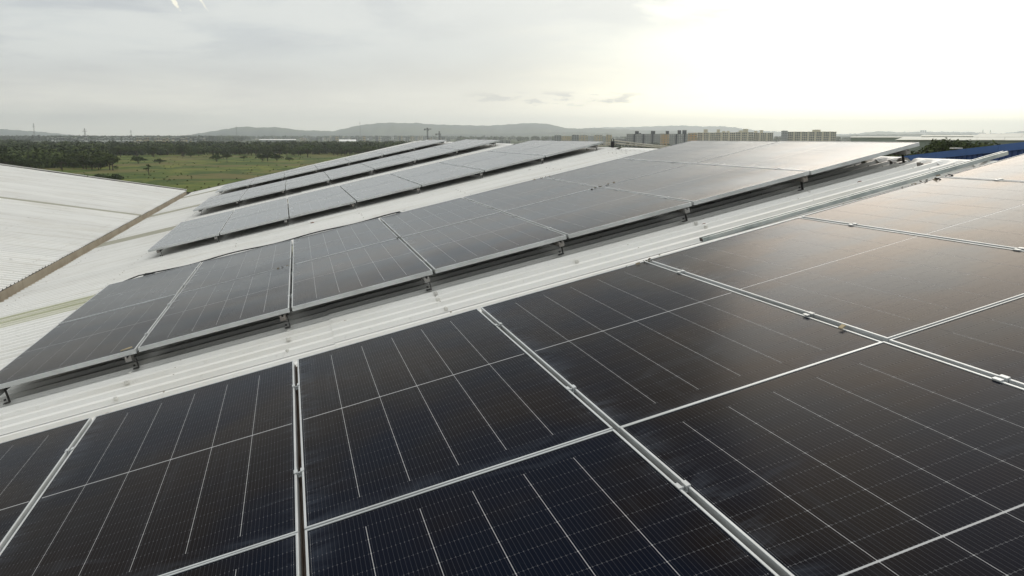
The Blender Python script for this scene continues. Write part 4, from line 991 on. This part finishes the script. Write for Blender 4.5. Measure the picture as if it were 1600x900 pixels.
q0 = at_dist(1490, 231.6, 30.6); mb = MB(); mb.box((0, 0, 0), (0.28, 0.3, 0.035)); o_ = link('roof_vent', mb.mesh('roof_vent', M['white']), bs)
o_.matrix_basis = bs.matrix_basis.inverted() @ Matrix.Translation(q0 + Vector((0, 0, -0.02))) @ Matrix.Rotation(R(-20), 4, 'Z')

# ------------------------------------------------------------------ cranes, pylons
M['steel'] = varied('lattice_steel', (0.10, 0.10, 0.10), (0.07, 0.07, 0.07), 0.5)
def lattice(mb, p0, p1, w0, w1, n, r):
    p0 = Vector(p0); p1 = Vector(p1); d = (p1 - p0).normalized(); a = d.cross(Vector((0, 1, 0.01))).normalized(); b = d.cross(a)
    pts = []
    for q in range(n + 1):
        f = q / n; c = p0.lerp(p1, f); w = (w0 + (w1 - w0) * f) / 2; pts.append([c + a * w + b * w, c - a * w + b * w, c - a * w - b * w, c + a * w - b * w])
    for q in range(n):
        for k in range(4):
            mb.tube([pts[q][k], pts[q + 1][k]], r, 3); mb.tube([pts[q][k], pts[q + 1][(k + 1) % 4]], r * 0.7, 3)
def crane(x, d, ytop, yjib, jl, jr, label):
    p = at_dist(x, 213, d); H = at_dist(x, ytop, d).z; HJ = at_dist(x, yjib, d).z
    e = thing('tower_crane', label, 'crane', Matrix.Translation((p.x, p.y, 0)) @ Matrix.Rotation(R(-20), 4, 'Z'), 'tower cranes over the far city')
    mb = MB(); lattice(mb, (0, 0, 0), (0, 0, H), 1.8, 1.6, 14, 0.28); link('mast', mb.mesh('mast', M['steel']), e)
    mb = MB(); lattice(mb, (-jl, 0, HJ), (jr, 0, HJ), 1.2, 1.0, 12, 0.22); link('jib', mb.mesh('jib', M['steel']), e)
    mb = MB(); mb.box((-jl, -1, HJ - 2.2), (-jl + 3, 1, HJ)); link('counterweight', mb.mesh('counterweight', M['bslate']), e)
    mb = MB(); mb.box((0.4, -1, HJ - 3), (2.4, 1, HJ - 0.7)); link('cab', mb.mesh('cab', M['bslate']), e)
crane(668, 1500, 199.6, 201.6, 6, 7, 'taller tower crane above the far end of the panel rows')
crane(686.5, 1500, 205.0, 209.4, 7, 3, 'shorter tower crane right of the taller one')
def pylon(x, d, ytop, label):
    p = at_dist(x, 213, d); H = at_dist(x, ytop, d).z
    e = thing('pylon', label, 'pylon', Matrix.Translation((p.x, p.y, 0)), 'lattice pylons on the horizon')
    mb = MB(); lattice(mb, (0, 0, 0), (0, 0, H), 5.0, 0.8, 12, 0.2); link('mast', mb.mesh('mast', M['steel']), e)
    for f in (0.78, 0.88): mb = MB(); mb.tube([(-4.5 * (1.3 - f) * 2, 0, H * f), (4.5 * (1.3 - f) * 2, 0, H * f)], 0.25, 4); link('arm', mb.mesh('arm', M['steel']), e)
for (x, d, yt, lb_) in ((133, 2000, 200.5, 'darkest lattice pylon above the white town'), (54, 3200, 192, 'tall faint lattice pylon left of the white town'), (205, 3400, 203, 'short faint pylon above the right half of the town'),
                        (370, 3600, 197, 'faint pylon standing before the left hill'), (563, 4200, 190, 'thin pylon on the flank of the main hills'), (1535, 3800, 202, 'faint pylon at the right edge'), (1547, 4000, 203, 'second faint pylon at the right edge'), (757, 2800, 211, 'small mast above the far rows')):
    pylon(x, d, yt, lb_)

# ------------------------------------------------------------------ haze
hz = bpy.data.materials.new('haze'); hz.use_nodes = True; t = NT(hz.node_tree); t.n.remove(t.n['Principled BSDF'])
v = t.node('ShaderNodeVolumePrincipled', {'Color': (0.91, 0.965, 1.0), 'Density': 0.00013, 'Anisotropy': 0.6}); t.l.new(v.outputs[0], t.n['Material Output'].inputs['Volume'])
mb = MB(); mb.box((-20000, -6000, -1.5), (20000, 15000, 330)); link('haze', mb.mesh('haze', hz), None, None, 'thin pale haze lying over the plain and the hills', 'haze', kind='stuff')
